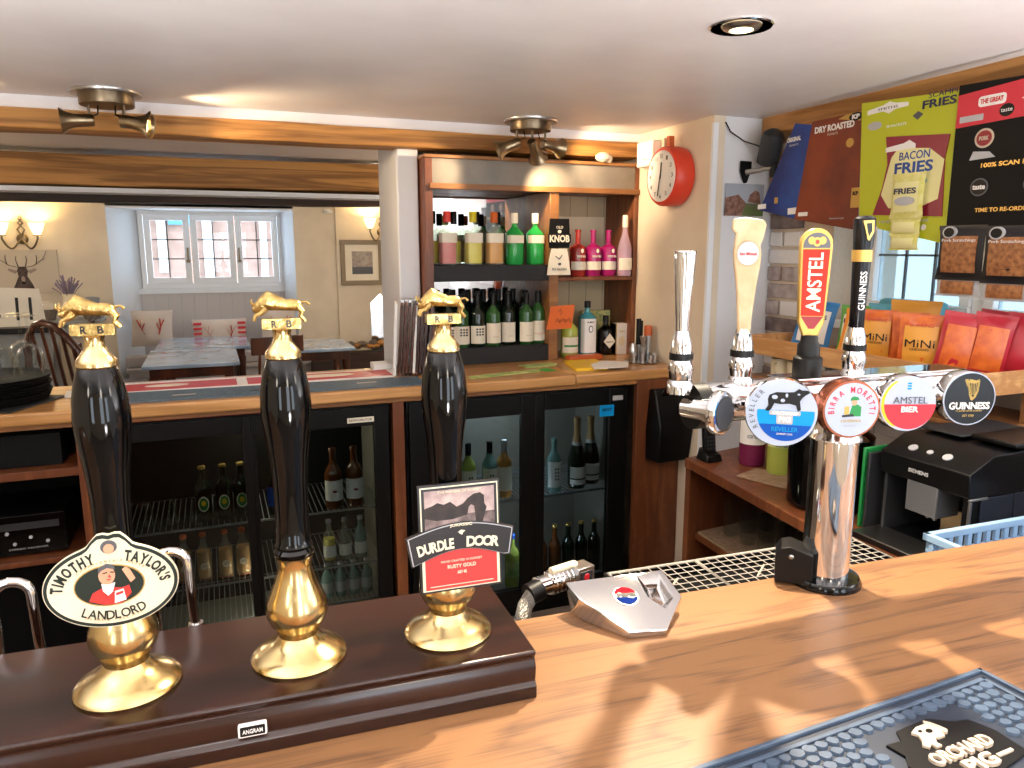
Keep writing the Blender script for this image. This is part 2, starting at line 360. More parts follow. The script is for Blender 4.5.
# beams
def beam(name, pts, w, h, mt, axis, seed):      # rough hewn beam, pts = bottom-front edge start/end
    r3 = random.Random(seed); a, b = Vector(pts[0]), Vector(pts[1]); rings = []; n = 24
    for i in range(n + 1):
        p = a.lerp(b, i / n); j = lambda s=.004: r3.uniform(-s, s)
        if axis == 'x': rings.append([(p.x, p.y + j(), p.z + j()), (p.x, p.y + w, p.z + j()), (p.x, p.y + w, p.z + h + j(.002)), (p.x, p.y + j(), p.z + h + j(.002))])
        else: rings.append([(p.x + j(), p.y, p.z + j()), (p.x + w, p.y, p.z + j()), (p.x + w, p.y, p.z + h), (p.x + j(), p.y, p.z + h)])
    m = MB(); m.loft(rings, mt); return struct(name, m, .006)
beam('trim_1', ((-3, 3.3, 2.080), (XN, 3.3, 2.086)), .16, .075, 'beam', 'x', 1)
m = MB(); m.box(-3, 2.05, 3.32, 3.46, 2.15, 2.3, 'ceil'); struct('trim_13', m)
beam('trim_2', ((-3, 4.6, 1.965), (2.8, 4.6, 1.998)), .2, .16, 'beam', 'x', 2)
m = MB(); m.box(-3, 2.8, 4.615, 4.79, 1.945, 1.97, 'wall_white'); struct('trim_3', m)
beam('trim_4', ((-3, 4.9, 1.90), (2.8, 4.9, 1.925)), .16, .2, 'beamdark', 'x', 3)
beam('trim_5', ((2.20, .2, 2.115), (2.25, YN, 2.125)), .16, .09, 'beamalong', 'y', 4)
m = MB(); m.box(XR - .05, XR - .012, YN - .05, YN - .008, 1.80, 2.12, 'beam'); struct('trim_6', m, .01)
# buildings outside
mat('obrick', '8f7468', .9, col2='7e6458', nscale=4); mat('owin', '3f6f80', .2); mat('orender', '9aa6a8', .9); mat('owhite', 'b8b8b4', .8)
t = thing('neighbouring_house', 'pale brick house with white drainpipe seen through the far window', 'building', (0, 16, 0))
m = MB(); m.box(-6, 6, 0, .3, -1, 5, 'obrick'); part('wall', t, m)
m = MB(); m.box(-6, -1.1, -.05, 0, -1, 5, 'orender'); m.box(-.1, .08, -.15, -.03, -1, 5, 'owhite'); m.box(.95, 1.08, -.15, -.03, -1, 5, 'owhite'); m.box(-.9, -.75, -.15, -.03, 1.2, 5, 'owhite'); part('drainpipe', t, m)
for x, z in ((-1.9, 1.9), (-.7, 2.1), (.3, 2.4), (-1.9, 3.4), (1.5, 2.5)):
    m = MB(); m.box(x, x + .45, -.1, -.04, z, z + .8, 'owin'); part('window', t, m)
# ================= COUNTER BEHIND THE BAR =================
t = thing('back_counter', 'long oak back counter on dark brown posts above the bottle coolers', 'counter', (.5, 2.88, 0))
m = MB(TR(-.5, -2.88)); m.box(-1.6, .80, 2.85, 3.385, 1.065, 1.11, 'oakcounter'); m.box(.80, 1.44, 2.85, 3.615, 1.065, 1.11, 'oakcounter'); part('worktop', t, m, bevel=.008)
m = MB(TR(-.5, -2.88)); m.box(1.444, 1.995, 2.86, 3.6, 1.065, 1.11, 'oakcounter'); part('worktop', t, m, bevel=.008)
m = MB(TR(-.5, -2.88)); m.box(-1.6, 1.99, 2.88, 2.90, 1.045, 1.066, 'shelfwood'); part('front_rail', t, m, bevel=.002)
for a, b in ((-.475, -.43), (.64, .685)):
    m = MB(TR(-.5, -2.88)); m.box(a, b, 2.885, 3.35, 0, 1.045, 'brown'); part('post', t, m, bevel=.002)
m = MB(TR(-.5, -2.88)); m.box(1.76, 1.998, 2.87, 2.9, 0, 1.064, 'brown'); part('end_panel', t, m, bevel=.002)
m = MB(TR(-.5, -2.88)); m.box(-1.6, .79, 3.36, 3.38, 0, 1.06, 'blackmatt'); m.box(.93, 1.98, 3.57, 3.6, 0, 1.06, 'blackmatt'); part('back_board', t, m)
m = MB(TR(-.5, -2.88)); m.box(-1.6, -.475, 2.89, 3.355, .87, .90, 'brown'); m.box(-1.6, -.475, 2.89, 3.355, .56, .58, 'brown'); part('shelf', t, m, bevel=.002)
# bar counter
BR = -3.1
t = thing('bar_counter', 'long golden oak serving bar top in the foreground', 'bar', (.6, .6, 0), BR)
m = MB(); m.box(-2.2, 1.70, -.33, .355, 1.055, 1.10, 'oak'); part('worktop', t, m, bevel=.007)
m = MB(); m.box(-2.2, 1.70, -.28, .28, 0, 1.055, 'brown'); part('front_panel', t, m)
# ================= BEER ENGINE AND HAND PUMPS =================
mat('clipcream', 'e6dcc0', .35); mat('clipgreen', '14231c', .35); mat('skin', 'd8a080', .6); mat('clipred', 'c03430', .35); mat('clipblack', '16100f', .35)
t = thing('beer_engine', 'dark polished mahogany plinth box carrying the three brass hand pumps', 'beer engine', (-.2, .9, 1.10), BR)
m = MB()
prof = [(-.100, 0), (-.100, .016), (-.095, .021), (-.097, .040), (-.092, .050), (-.096, .058), (-.094, .061), (.108, .061), (.110, .0)]
m.add([(x, y, z) for x in (-.9, .548) for y, z in prof], [tuple(range(9))[::-1], tuple(range(9, 18))] + [(i, (i+1) % 9, (i+1) % 9 + 9, i + 9) for i in range(9)], 'mahog')
part('plinth', t, m, bevel=.0015)
m = MB(TR(.215, -.1005, .032)); m.prism(rrect(-.015, .015, -.007, .007, .002), -.0018, .006, 'white'); m.prism(rrect(-.013, .013, -.0055, .0055, .001), -.0024, 0, 'black'); m.text('ANGRAM', 0, 0, .021, .005, 'white', -.0026, bold=.01)
part('maker_plate', t, m, 'small black maker plate with white edge')
PUMP = [(.055, 0), (.0565, .003), (.054, .007), (.044, .013), (.033, .019), (.027, .025), (.0235, .031), (.025, .038), (.032, .047), (.036, .057), (.0365, .064), (.035, .074), (.030, .085), (.024, .100), (.0195, .116), (.0205, .126), (.0225, .131)]
GRIP = [(.019, .130), (.0225, .133), (.0235, .137), (.0205, .141), (.0228, .145), (.0205, .150), (.0195, .165), (.0192, .195), (.0200, .225), (.0225, .255), (.0262, .283), (.0282, .303), (.0285, .315), (.0272, .332), (.0240, .350), (.0205, .362), (.0185, .366)]
def pump(x, y, label, clip):
    t = thing('beer_pump', label, 'beer pump', (x, y, 1.161), BR, 'hand pumps on the beer engine')
    part('base', t, MB().lathe(PUMP, 'brass', n=40)); part('grip', t, MB().lathe(GRIP, 'blackgloss', n=40))
    part('ferrule', t, MB().lathe([(.0185, .366), (.020, .368), (.0195, .374), (.015, .380), (.0105, .386), (.0095, .396), (.011, .400)], 'brass', n=28))
    m = MB(TR(0, 0, .400)); m.prism(rrect(-.021, .021, 0, .012, .002), -.006, .006, 'oldbrass')
    m.text('R', -.008, .006, .006, .008, 'clipblack', -.0062, bold=.03); m.text('B', .008, .006, .006, .008, 'clipblack', -.0062, bold=.03)
    f = part('finial', t, m, 'old brass finial with a running bull over letters', bevel=.0008)
    m = MB(TR(0, 0, .412))
    # running bull: body, humped shoulder, lowered head, stretched legs, tail
    m.loft([[(cx + 0 * a, r1 * math.cos(2*PI*k/12), cz + r2_ * math.sin(2*PI*k/12)) for k in range(12)] for cx, cz, r1, r2_, a in
            ((-.030, .011, .002, .003, 0), (-.027, .012, .005, .006, 0), (-.021, .016, .007, .009, 0), (-.014, .020, .008, .011, 0), (-.005, .018, .0075, .009, 0), (.006, .015, .006, .0065, 0), (.014, .015, .0065, .007, 0), (.020, .014, .005, .006, 0), (.023, .013, .002, .003, 0))], 'oldbrass')
    for sx in (-1, 1):
        m.tube([(-.016, sx*.004, .012), (-.022, sx*.005, .006), (-.027, sx*.005, .004), (-.029, sx*.004, -.002)], [.004, .003, .002, .0022], 'oldbrass', n=8)
        m.tube([(.018, sx*.004, .013), (.023, sx*.005, .007), (.021, sx*.005, .002), (.026, sx*.004, -.004)], [.004, .003, .002, .0022], 'oldbrass', n=8)
        m.tube([(-.028, sx*.004, .015), (-.031, sx*.007, .018), (-.030, sx*.008, .022)], [.0018, .0013, .0006], 'oldbrass', n=6)
    m.tube([(.022, 0, .017), (.028, 0, .018), (.031, 0, .015)], [.0018, .0012, .002], 'oldbrass', n=6)
    part('bull_figure', f, m)
    if clip: clip(t)
    return t
def landlord(t):
    M = TR(.000, -.034, .136) @ RX(-4) @ SC(.93, 1, .96)
    def oval(rx, rz, bump):
        o = []
        for i in range(72):
            a = 2 * PI * i / 72; x, z = rx * math.cos(a), rz * math.sin(a)
            tt = abs(x) / .027
            if z > 0 and tt < 1: z = z * (1 - .0) + bump * (1 if tt < .4 else .5 * (1 + math.cos(PI * (tt - .4) / .6))) - (.0018 if tt < .15 else 0)
            o.append((x, z))
        return o
    m = MB(M); m.prism(oval(.0700, .0475, .0120), 0, .005, 'clipcream'); m.prism(oval(.0690, .0465, .0120), -.0006, .002, 'clipgreen'); m.prism(oval(.0652, .0427, .0115), -.0012, .001, 'clipcream')
    m.tube([(0, .003, .0), (0, .02, -.02), (0, .034, -.03)], .004, 'brass')
    c = part('pump_clip', t, m, 'oval cream pump clip with green rim and a drinker')
    m = MB(M); Y_ = -.0014
    m.arctext('TIMOTHY', 0, -.002, .0560, .0365, 179, 107, .0118, 'clipgreen', Y_, bold=.04, wf=.62)
    m.arctext("TAYLOR'S", 0, -.002, .0560, .0365, 74, 2, .0118, 'clipgreen', Y_, bold=.04, wf=.64)
    m.arctext('LANDLORD', 0, -.004, .0490, .0290, 230, 312, .0105, 'clipgreen', Y_, bold=.012, wf=.9)
    m.arctext('CHAMPIONSHIP BEERS', 0, -.002, .0450, .0305, 140, 40, .0028, 'gold', Y_, wf=.9)
    m.arctext('CLASSIC PALE ALE', 0, 0, .0540, .0385, 238, 302, .003, 'gold', Y_, wf=1)
    part('lettering', c, m)
    m = MB(M); m.prism(ell(-.002, .001, .0365, .0235), -.0018, 0, 'gold'); m.prism(ell(-.002, .001, .0352, .0222), -.0022, 0, 'clipgreen')
    m.prism([(-.024, -.0145), (-.020, -.006), (-.010, -.001), (0, -.001), (.010, -.003), (.018, -.001), (.020, -.010), (.010, -.0205), (-.008, -.0205)], -.0028, 0, 'clipred')
    m.prism(ell(-.004, .013, .0085, .0105, 20), -.0036, 0, 'skin'); m.prism([(-.0125, .015), (-.012, .022), (-.004, .0258), (.004, .0235), (.005, .019), (-.003, .0215), (-.009, .019)], -.0040, 0, 'grey')
    m.prism([(-.008, .016), (-.003, .0172), (-.0032, .0160), (-.008, .0150)], -.0042, 0, 'black'); m.prism([(0, .0172), (.004, .0165), (.004, .0155), (0, .0160)], -.0042, 0, 'black')
    m.prism([(-.0015, .0145), (.001, .0105), (-.0025, .0105)], -.0042, 0, 'clipred'); m.prism([(-.005, .0088), (.001, .0088), (-.002, .0072)], -.0042, 0, 'clipred')
    m.prism([(-.010, .004), (-.003, .0025), (.004, .004), (.001, -.006), (-.004, -.010), (-.009, -.004)], -.0038, 0, 'white')
    m.prism([(.003, -.006), (.012, -.004), (.014, -.017), (.002, -.0195)], -.0036, 0, 'white'); m.prism([(.004, -.008), (.0118, -.0062), (.0116, -.009), (.0042, -.011)], -.0040, 0, 'clipred')
    m.prism([(.020, .002), (.0155, .011), (.012, .018), (.016, .0205), (.020, .017), (.025, .006)], -.0036, 0, 'skin')
    m.prism(ell(0, .0445, .0085, .0075, 20), -.0022, 0, 'grey'); m.prism(ell(0, .0425, .0055, .0055, 16), -.0028, 0, 'skin')
    part('portrait', c, m)
def durdle(t):
    M = TR(.0095, -.034, .142) @ RX(-5)
    m = MB(M)
    m.prism([(-.0515, -.068), (.0515, -.068), (.0515, .066), (-.0515, .066)], 0, .005, 'clipblack')
    ban = [(-.068 + .136 * i / 12, .004 + .014 * math.sin(PI * i / 12)) for i in range(13)] + [(.0625, -.030)] + [(.056 - .112 * i / 12, -.030 + .014 * math.sin(PI * i / 12)) for i in range(13)] + [(-.0625, -.032)]
    m.prism(ban, -.003, .003, 'clipblack')
    def off(o, k, cx=0, cz=0): return [(cx + (x - cx) * k, cz + (z - cz) * (1 - (1 - k) * 2.2)) for x, z in o]
    m.prism([(-.049, -.0655), (.049, -.0655), (.049, .0635), (-.049, .0635)], -.0006, 0, 'clipcream')
    m.prism([(-.0475, .000), (.0475, .000), (.0475, .062), (-.0475, .062)], -.0010, 0, 'clipblack'); m.prism([(-.0455, -.064), (.0455, -.064), (.0455, -.010), (-.0455, -.010)], -.0010, 0, 'clipred')
    m.prism(off(ban, .975, 0, -.008), -.0036, 0, 'lightgrey'); m.prism(off(ban, .955, 0, -.008), -.0040, 0, 'clipblack')
    m.tube([(-.01, .003, -.04), (-.01, .02, -.05), (-.01, .034, -.055)], .004, 'brass')
    c = part('pump_clip', t, m, 'square black and red pump clip showing a sea arch')
    m = MB(M)
    mat('sky1', 'c9b3ad', .4, col2='8f7a78', nscale=45); mat('sea', '9a8783', .4, col2='4c3d3c', nscale=50); mat('rock', '1c1413', .5, col2='33251f', nscale=80)
    m.prism([(-.044, .014), (.044, .014), (.044, .059), (-.044, .059)], -.0014, 0, 'sky1'); m.prism([(-.044, .004), (.044, .004), (.044, .028), (-.044, .026)], -.0017, 0, 'sea')
    m.prism([(-.044, .026), (-.044, .038), (-.034, .041), (-.028, .044), (-.020, .041), (-.012, .044), (-.004, .037), (.004, .040), (.010, .046), (.018, .051), (.026, .052), (.031, .048), (.031, .038), (.034, .033), (.031, .024), (.027, .010), (.020, .010), (.019, .028), (.018, .036), (.014, .038), (.011, .035), (.009, .026), (-.01, .022), (-.03, .022)], -.0021, 0, 'rock')
    m.prism([(-.044, .004), (-.044, .013), (-.02, .024), (.004, .020), (-.008, .006)], -.0020, 0, 'sea')
    part('seascape', c, m)
    m = MB(M)
    m.arctext('DURDLE', 0, -.26, .253, .253, 102.5, 92.2, .0125, 'clipcream', -.0042, bold=.035, wf=.72); m.arctext('DOOR', 0, -.26, .253, .253, 88.6, 79.0, .0125, 'clipcream', -.0042, bold=.035, wf=.95)
    m.text('JURASSIC', 0, .0145, .028, .0045, 'clipcream', -.0042, bold=.02)
    m.text('THE PIONEER OF DORSET', 0, .0565, .055, .003, 'clipcream', -.0024); m.text('RUSTY GOLD', 0, -.037, .036, .0045, 'clipcream', -.0016, bold=.02); m.text('HAND CRAFTED IN DORSET', 0, -.030, .052, .0026, 'clipcream', -.0016); m.text('ABV 4%', 0, -.045, .012, .004, 'clipcream', -.0016, bold=.02)
    m.prism([(-.040, -.0605), (.040, -.0605), (.040, -.0597), (-.040, -.0597)], -.0016, 0, 'clipcream')
    m.prism([(-.004, .006), (.0, .0085), (.005, .007), (.002, .0045), (.001, .002), (-.002, .004)], -.0044, 0, 'clipcream')
    part('lettering', c, m)
pump(-.118, .882, 'black and brass hand pump behind the oval cream clip', landlord)
pump(.070, .874, 'black and brass hand pump with no clip, middle of the three', None)
pump(.256, .864, 'black and brass hand pump behind the square black and red sea arch clip', durdle)
# ================= KEG FONT =================
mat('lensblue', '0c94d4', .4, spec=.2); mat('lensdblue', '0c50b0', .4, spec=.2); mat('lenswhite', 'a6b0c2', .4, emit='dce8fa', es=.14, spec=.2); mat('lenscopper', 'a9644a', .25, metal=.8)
mat('amred', 'd02c1c', .4, spec=.2); mat('lensred', 'd03c48', .4, spec=.2); mat('woodlight', 'c4aa86', .5, col2='b2946c', nscale=30); mat('guin', '06070e', .25, spec=.3)
FX, FY = .925, .897
t = thing('beer_font', 'chrome T-bar beer font with four round badges and tall tap handles', 'beer font', (FX, FY, 1.10), BR)
part('flange', t, MB().lathe([(.058, 0), (.058, .006), (.054, .013), (.042, .014)], 'blackgloss', n=40), 'black rubber foot')
part('column', t, MB().lathe([(.037, .013), (.037, .246), (.0415, .247), (.0415, .251), (.038, .256), (.040, .30), (.046, .325)], 'chrome', n=48))
zr = .322
m = MB(TR(-.255, 0, zr) @ RY(90)); m.lathe([(.0, -.0), (.024, .0), (.031, .004), (.031, .485), (.024, .491), (0, .491)], 'chrome', n=40, cap=False)
part('rail', t, m)
m = MB(); m.box(-.12, .235, -.028, .028, zr + .026, zr + .032, 'chrome'); part('rail_cap', t, m, bevel=.002)
m = MB(TR(-.066, -.004, .0) @ RZ(-38)); m.prism([(-.030, .006), (-.030, .052), (-.022, .064), (-.008, .068), (.028, .056), (.028, .006)], 0, .05, 'black'); m.lathe([(.0045, 0), (.0045, .002), (.002, .004)], 'steel', TR(-.006, 0, .052) @ RX(90), 12)
part('bracket', t, m, 'black side bracket behind the column', bevel=.003)
def lens(x, rot, r, depth, cx, body, face, label, drop=0):
    M = TR(x, -.03, zr - .003 - drop) @ RZ(-rot)
    m = MB(M @ RX(90)); m.lathe([(.015, -.03), (.016, 0), (.020, .02), (r * .8, depth * .55), (r * 1.02, depth * .62), (r * 1.04, depth * .66), (r * 1.04, depth * .9), (r, depth)], body, n=48)
    c = part('lens', t, m, label)
    M2 = M @ TR(0, -depth, 0); m = MB(M2); face(m, r); part('badge', c, m); return c
def disc(m, r, mt, y=0, cx=0, cz=0): m.prism(ell(cx, cz, r, r, 48), y - .0008, 0.001, mt)
def half(m, r, z0, mt, y, cx=0, cz=0, top=False):     # part of a disc below (or above) z0
    a = math.degrees(math.asin(max(-1, min(1, (z0 - cz) / r)))); A = (180 - a, 360 + a) if not top else (a, 180 - a)
    m.prism(ell(cx, cz, r, r, 36, *A), y, 0, mt)
def f_blank(m, r): disc(m, r * .97, 'chrome'); disc(m, r * .8, 'darkgrey', -.001)
def f_rev(m, r):
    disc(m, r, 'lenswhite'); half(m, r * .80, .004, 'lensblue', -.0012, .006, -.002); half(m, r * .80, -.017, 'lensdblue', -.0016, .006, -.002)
    m.arctext('REVELLER', 0, 0, r * .84, r * .84, 215, 130, .0072, 'grey', -.0014, bold=.0, wf=.9)
    m.text('REVELLER', .006, -.0235, .036, .0065, 'lensblue', -.0019, bold=.015); m.text('SOMERSET CIDER', .006, -.0305, .022, .0026, 'white', -.0019)
    pig = [(-.026, .004), (-.022, .010), (-.023, .020), (-.021, .026), (-.012, .030), (0, .030), (.012, .031), (.018, .036), (.022, .034), (.030, .034), (.033, .031), (.027, .027), (.023, .023), (.020, .018), (.022, .006), (.018, .003), (.015, .012), (.006, .014), (-.006, .013), (-.014, .014), (-.018, .005), (-.022, .002)]
    m.prism([(x + .004, z) for x, z in pig], -.0022, 0, 'black')
    for cx, cz, a, b in ((-.010, .023, .004, .003), (.001, .0185, .003, .0025), (.006, .026, .0018, .003), (.022, .028, .002, .0012)): m.prism(ell(cx, cz, a, b, 12), -.0026, 0, 'lenswhite')
    m.prism(rrect(-.016, .026, -.003, .0035, .002), -.0022, 0, 'lightgrey'); m.prism(rrect(-.006, .016, -.016, -.001, .002), -.0021, 0, 'lightgrey')
    m.text('ORCHARD', .005, .0002, .034, .0048, 'white', -.0024, bold=.03); m.text('PIG', .005, -.009, .016, .008, 'white', -.0024, bold=.03)
def f_birra(m, r):
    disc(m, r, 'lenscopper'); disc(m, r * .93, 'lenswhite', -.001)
    m.arctext('BIRRA MORETTI', 0, -.001, r * .72, r * .72, 190, -10, .0090, 'lensred', -.0019, bold=.015, wf=.75)
    m.prism([(-.004, -.010), (.014, -.010), (.014, .004), (.008, .008), (0, .006)], -.0020, 0, 'green'); m.prism(ell(.003, .011, .004, .0048, 14), -.0023, 0, 'skin')
    m.prism([(-.003, .0135), (-.002, .018), (.002, .020), (.008, .0185), (.010, .0145)], -.0026, 0, 'green'); m.prism(rrect(-.011, -.004, -.007, .005, .001), -.0024, 0, 'gold'); m.prism([(-.014, -.008), (.002, -.006), (.004, -.010), (-.014, -.011)], -.0026, 0, 'darkgrey')
    m.text("L'AUTENTICA", 0, -.0165, .030, .0045, 'gold', -.0019); m.text('BIRRA', 0, -.0235, .018, .003, 'lightgrey', -.0019)
def f_ams(m, r):
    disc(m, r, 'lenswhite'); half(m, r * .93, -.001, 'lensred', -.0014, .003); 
    m.prism([(r * .96 * math.cos(R(a)), r * .96 * math.sin(R(a))) for a in range(120, 246, 6)] + [(.003 + r * .93 * math.cos(R(a)), r * .93 * math.sin(R(a))) for a in range(240, 119, -6)], -.0013, 0, 'yellow')
    m.text('AMSTEL', .003, .0055, .052, .0105, 'grey', -.0016, bold=.0); m.text('BIER', .003, -.0085, .026, .009, 'white', -.0018, bold=.03)
    for dz in (.022, .026, .030): m.prism(rrect(-.003, .003, dz, dz + .0024, .001), -.0016, 0, 'lensblue')
def f_guin(m, r):
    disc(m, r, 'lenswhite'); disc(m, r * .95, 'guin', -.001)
    harp = [(-.011, .031), (-.002, .031), (.008, .029), (.013, .031), (.014, .026), (.013, .012), (.009, .002), (.004, -.003), (.001, -.001), (-.002, .006), (-.004, .016), (-.009, .025)]
    m.prism(harp, -.0018, 0, 'gold'); m.prism([(-.003, .025), (.006, .024), (.010, .025), (.0095, .012), (.005, .003), (.003, .004), (.001, .012), (-.001, .020)], -.0022, 0, 'guin')
    for k in range(4): m.prism([(-.001 + k*.0028, .0245), (-.0004 + k*.0028, .0245), (.0028 + k*.0018, .006), (.0022 + k*.0018, .006)], -.0026, 0, 'gold')
    m.text('GUINNESS', 0, -.011, .066, .0115, 'white', -.0022, bold=.03); m.text('ST JAMES GATE DUBLIN', 0, -.0195, .042, .0028, 'gold', -.0018); m.text('EST 1759', 0, -.027, .018, .0034, 'gold', -.0018)
lens(-.272, -28, .031, .034, 0, 'chrome', f_blank, 'blank chrome end lens')
lens(-.141, 34, .0485, .064, 0, 'chrome', f_rev, 'lit round blue and white badge with a spotted pig')
lens(-.046, 16, .0425, .070, 0, 'lenscopper', f_birra, 'copper housed round white badge with red arched lettering')
lens(.067, 18, .0425, .064, 0, 'chrome', f_ams, 'round white and red badge')
lens(.186, 15, .0425, .064, 0, 'chrome', f_guin, 'round black badge with golden harp')
m = MB(TR(-.262, .0, zr - .004) @ RY(90)); m.cyl(.034, -.012, .022, 'black', n=32); part('end_block', t, m, 'black plastic end block')
def valve(x, dark):
    z0 = zr + .028
    m = MB(TR(x, 0, z0)); m.lathe([(.019, -.01), (.019, .006), (.016, .010), (.017, .018), (.019, .026), (.016, .036), (.015, .040)], 'darkgrey' if dark else 'chrome', n=28)
    if not dark: m.cyl(.0175, .040, .050, 'black'); m.lathe([(.016, .050), (.015, .062), (.010, .082)], 'chrome', n=28)
    else: m.lathe([(.022, -.006), (.022, .032), (.017, .036), (.017, .052), (.013, .058), (.012, .068)], 'black', n=28)
    return part('tap_valve', t, m)
for x, d in ((-.293, 0), (-.188, 0), (-.066, 1), (.024, 0)): valve(x, d)
zh = zr + .098 - .02
# plain chrome handle
m = MB(TR(-.293, 0, zh)); m.lathe([(.0085, 0), (.0095, .03), (.012, .08), (.0150, .128), (.0160, .145), (.0155, .147), (0, .147)], 'chrome', n=32, cap=False); part('tap_handle', t, m, 'plain flared chrome tap handle')
# pale wooden handle
M = TR(-.188, 0, zh - .006) @ RZ(-32); m = MB(M)
out = [(-.008, -.002), (.008, -.002), (.010, .05), (.014, .10), (.0185, .135), (.019, .150), (.0165, .160), (.021, .172), (.024, .190), (.020, .197), (-.005, .201), (-.023, .199), (-.0245, .183), (-.018, .178), (-.020, .165), (-.021, .150), (-.0185, .130), (-.014, .10), (-.010, .05)]
m.prism(out, -.009, .009, 'woodlight'); c = part('tap_handle', t, m, 'pale wooden tap handle with round badge', bevel=.003)
m = MB(M); m.prism(ell(0, .149, .0165, .0185, 28), -.011, 0, 'bronze'); m.prism(ell(0, .149, .0148, .0168, 28), -.0115, 0, 'lightgrey'); m.text('San Miguel', 0, .148, .024, .006, 'clipred', -.012, bold=.02); m.box(-.0098, .0098, -.0102, .0102, .022, .031, 'clipgreen'); part('badge', c, m)
# red and gold handle
M = TR(-.066, 0, zh + .002) @ RZ(-28); m = MB(M)
out = [(-.008, 0), (.008, 0), (.010, .012), (.019, .035), (.0215, .09), (.0235, .15)] + ell(0, .155, .0235, .0235, 16, 12, 168) + [(-.0235, .15), (-.0215, .09), (-.019, .035), (-.010, .012)]
m.prism(out, -.007, .008, 'gold'); c = part('tap_handle', t, m, 'gold edged red tap handle', bevel=.002)
m = MB(M); m.prism([(-.0165, .046), (.0165, .046), (.0195, .147), (-.0195, .147)], -.0082, 0, 'amred'); m.prism([(-.0165, .045), (.0165, .045), (.004, .026), (-.004, .026)], -.0080, 0, 'darkred')
m.prism([(-.0195, .149), (.0195, .149)] + ell(0, .152, .0195, .020, 14, 8, 172), -.0080, 0, 'grey')
m.text('AMSTEL', 0, 0, .090, .021, 'label', -.0084, M=TR(0, 0, .097) @ RY(-90), bold=.012)
for a in (-.008, .008): m.prism(ell(a, .160, .005, .006, 12), -.0090, 0, 'gold')
m.prism(ell(0, .158, .006, .007, 14), -.0094, 0, 'gold'); m.prism(ell(0, .158, .003, .0035, 14), -.0098, 0, 'clipred'); part('lettering', c, m)
# black handle with harp
M = TR(.024, 0, zh) @ RZ(-25) @ RX(0); m = MB(M)
m.loft([[(w * math.cos(2*PI*k/16) * (1 if abs(math.cos(2*PI*k/16)) < .9 else .95), d_ * math.sin(2*PI*k/16), z) for k in range(16)] for w, d_, z in ((.009, .009, .0), (.0115, .011, .004), (.0125, .012, .07), (.0145, .013, .13), (.0155, .014, .155), (.0175, .015, .185), (.017, .013, .196), (.010, .008, .200))], 'guin')
c = part('tap_handle', t, m, 'glossy black tap handle with golden band and harp')
m = MB(M); m.loft([[(w * math.cos(2*PI*k/24), w * .92 * math.sin(2*PI*k/24), z) for k in range(24)] for w, z in ((.0152, .130), (.0158, .148))], 'gold')
m.loft([[(w * math.cos(2*PI*k/24), w * .95 * math.sin(2*PI*k/24), z) for k in range(24)] for w, z in ((.0125, -.02), (.0130, .004))], 'chrome')
m.text('GUINNESS', 0, 0, .060, .010, 'white', -.0142, M=TR(0, 0, .085) @ RY(-90), bold=.01)
m.prism([(-.008, .192), (.008, .193), (.009, .175), (.003, .162), (0, .165), (-.004, .180)], -.0175, -.01, 'gold'); m.prism([(-.003, .188), (.005, .189), (.006, .177), (.002, .168), (-.001, .178)], -.0179, -.01, 'guin'); part('badge', c, m)
# ================= SODA GUN DOCK =================
t = thing('soda_gun_dock', 'faceted chrome soda gun holder with round red white and blue badge', 'drinks dispenser', (.56, .90, 1.10))
m = MB(TR(-.56, -.90, 0))
base = [(.480, .958), (.482, .925), (.519, .852), (.574, .841), (.634, .893), (.637, .950)]
zt = lambda y: .010 + .298 * (y - .837)
out_ = [(.472, .962), (.478, .925), (.518, .848), (.575, .837), (.637, .892), (.640, .952)]; hole = [(.590, .946), (.584, .905), (.598, .878), (.622, .893), (.627, .940)]
vs = [(x, y, 0) for x, y in base] + [(x, y, zt(y)) for x, y in out_] + [(x, y, zt(y)) for x, y in hole] + [(.5 * x + .5 * .606, .5 * y + .5 * .912, zt(y) - .014) for x, y in hole]
m.add(vs, [(5,4,3,2,1,0)] + [(i, (i+1) % 6, (i+1) % 6 + 6, i + 6) for i in range(6)] + [(6, 7, 8, 13, 12), (8, 9, 14, 13), (9, 10, 15, 14), (10, 11, 16, 15), (11, 6, 12, 16)] + [(12 + i, 12 + (i+1) % 5, 17 + (i+1) % 5, 17 + i) for i in range(5)] + [(17, 18, 19, 20, 21)], 'chrome')
part('housing', t, m, bevel=.002)
pA, pB, pC = Vector((.472, .962, zt(.962))), Vector((.518, .848, zt(.848))), Vector((.592, .945, zt(.945))); nn = (pB - pA).cross(pC - pA).normalized(); nn = nn if nn.z > 0 else -nn
xa = (pC - pA); xa = (xa - nn * xa.dot(nn)).normalized(); za = xa.cross(-nn); bc = Vector((.550, .912, zt(.912)))
M = TR(-.56, -.90, 0) @ Matrix(((xa.x, -nn.x, za.x, bc.x), (xa.y, -nn.y, za.y, bc.y), (xa.z, -nn.z, za.z, bc.z), (0, 0, 0, 1)))
m = MB(M); m.prism(ell(0, 0, .0195, .0195, 36), -.0016, .002, 'steel'); mat('badgewhite', 'd8d8d4', .9, spec=.05); mat('badgered', 'c01824', .9, spec=.05); mat('badgeblue', '10286c', .9, spec=.05); m.prism(ell(0, 0, .0178, .0178, 36), -.0024, 0, 'badgewhite')
m.prism(ell(0, 0, .0178, .0178, 20, 12, 168) + [(-.009, .0075), (0, .0040), (.008, .0045)], -.0030, 0, 'badgered'); m.prism(ell(0, 0, .0178, .0178, 20, 192, 348) + [(.009, -.0075), (0, -.0048), (-.008, -.0045)], -.0030, 0, 'badgeblue')
m.text('PEPSI', 0, -.0002, .029, .0078, 'black', -.0034, bold=.05)
part('badge', t, m, 'round red white and blue badge')
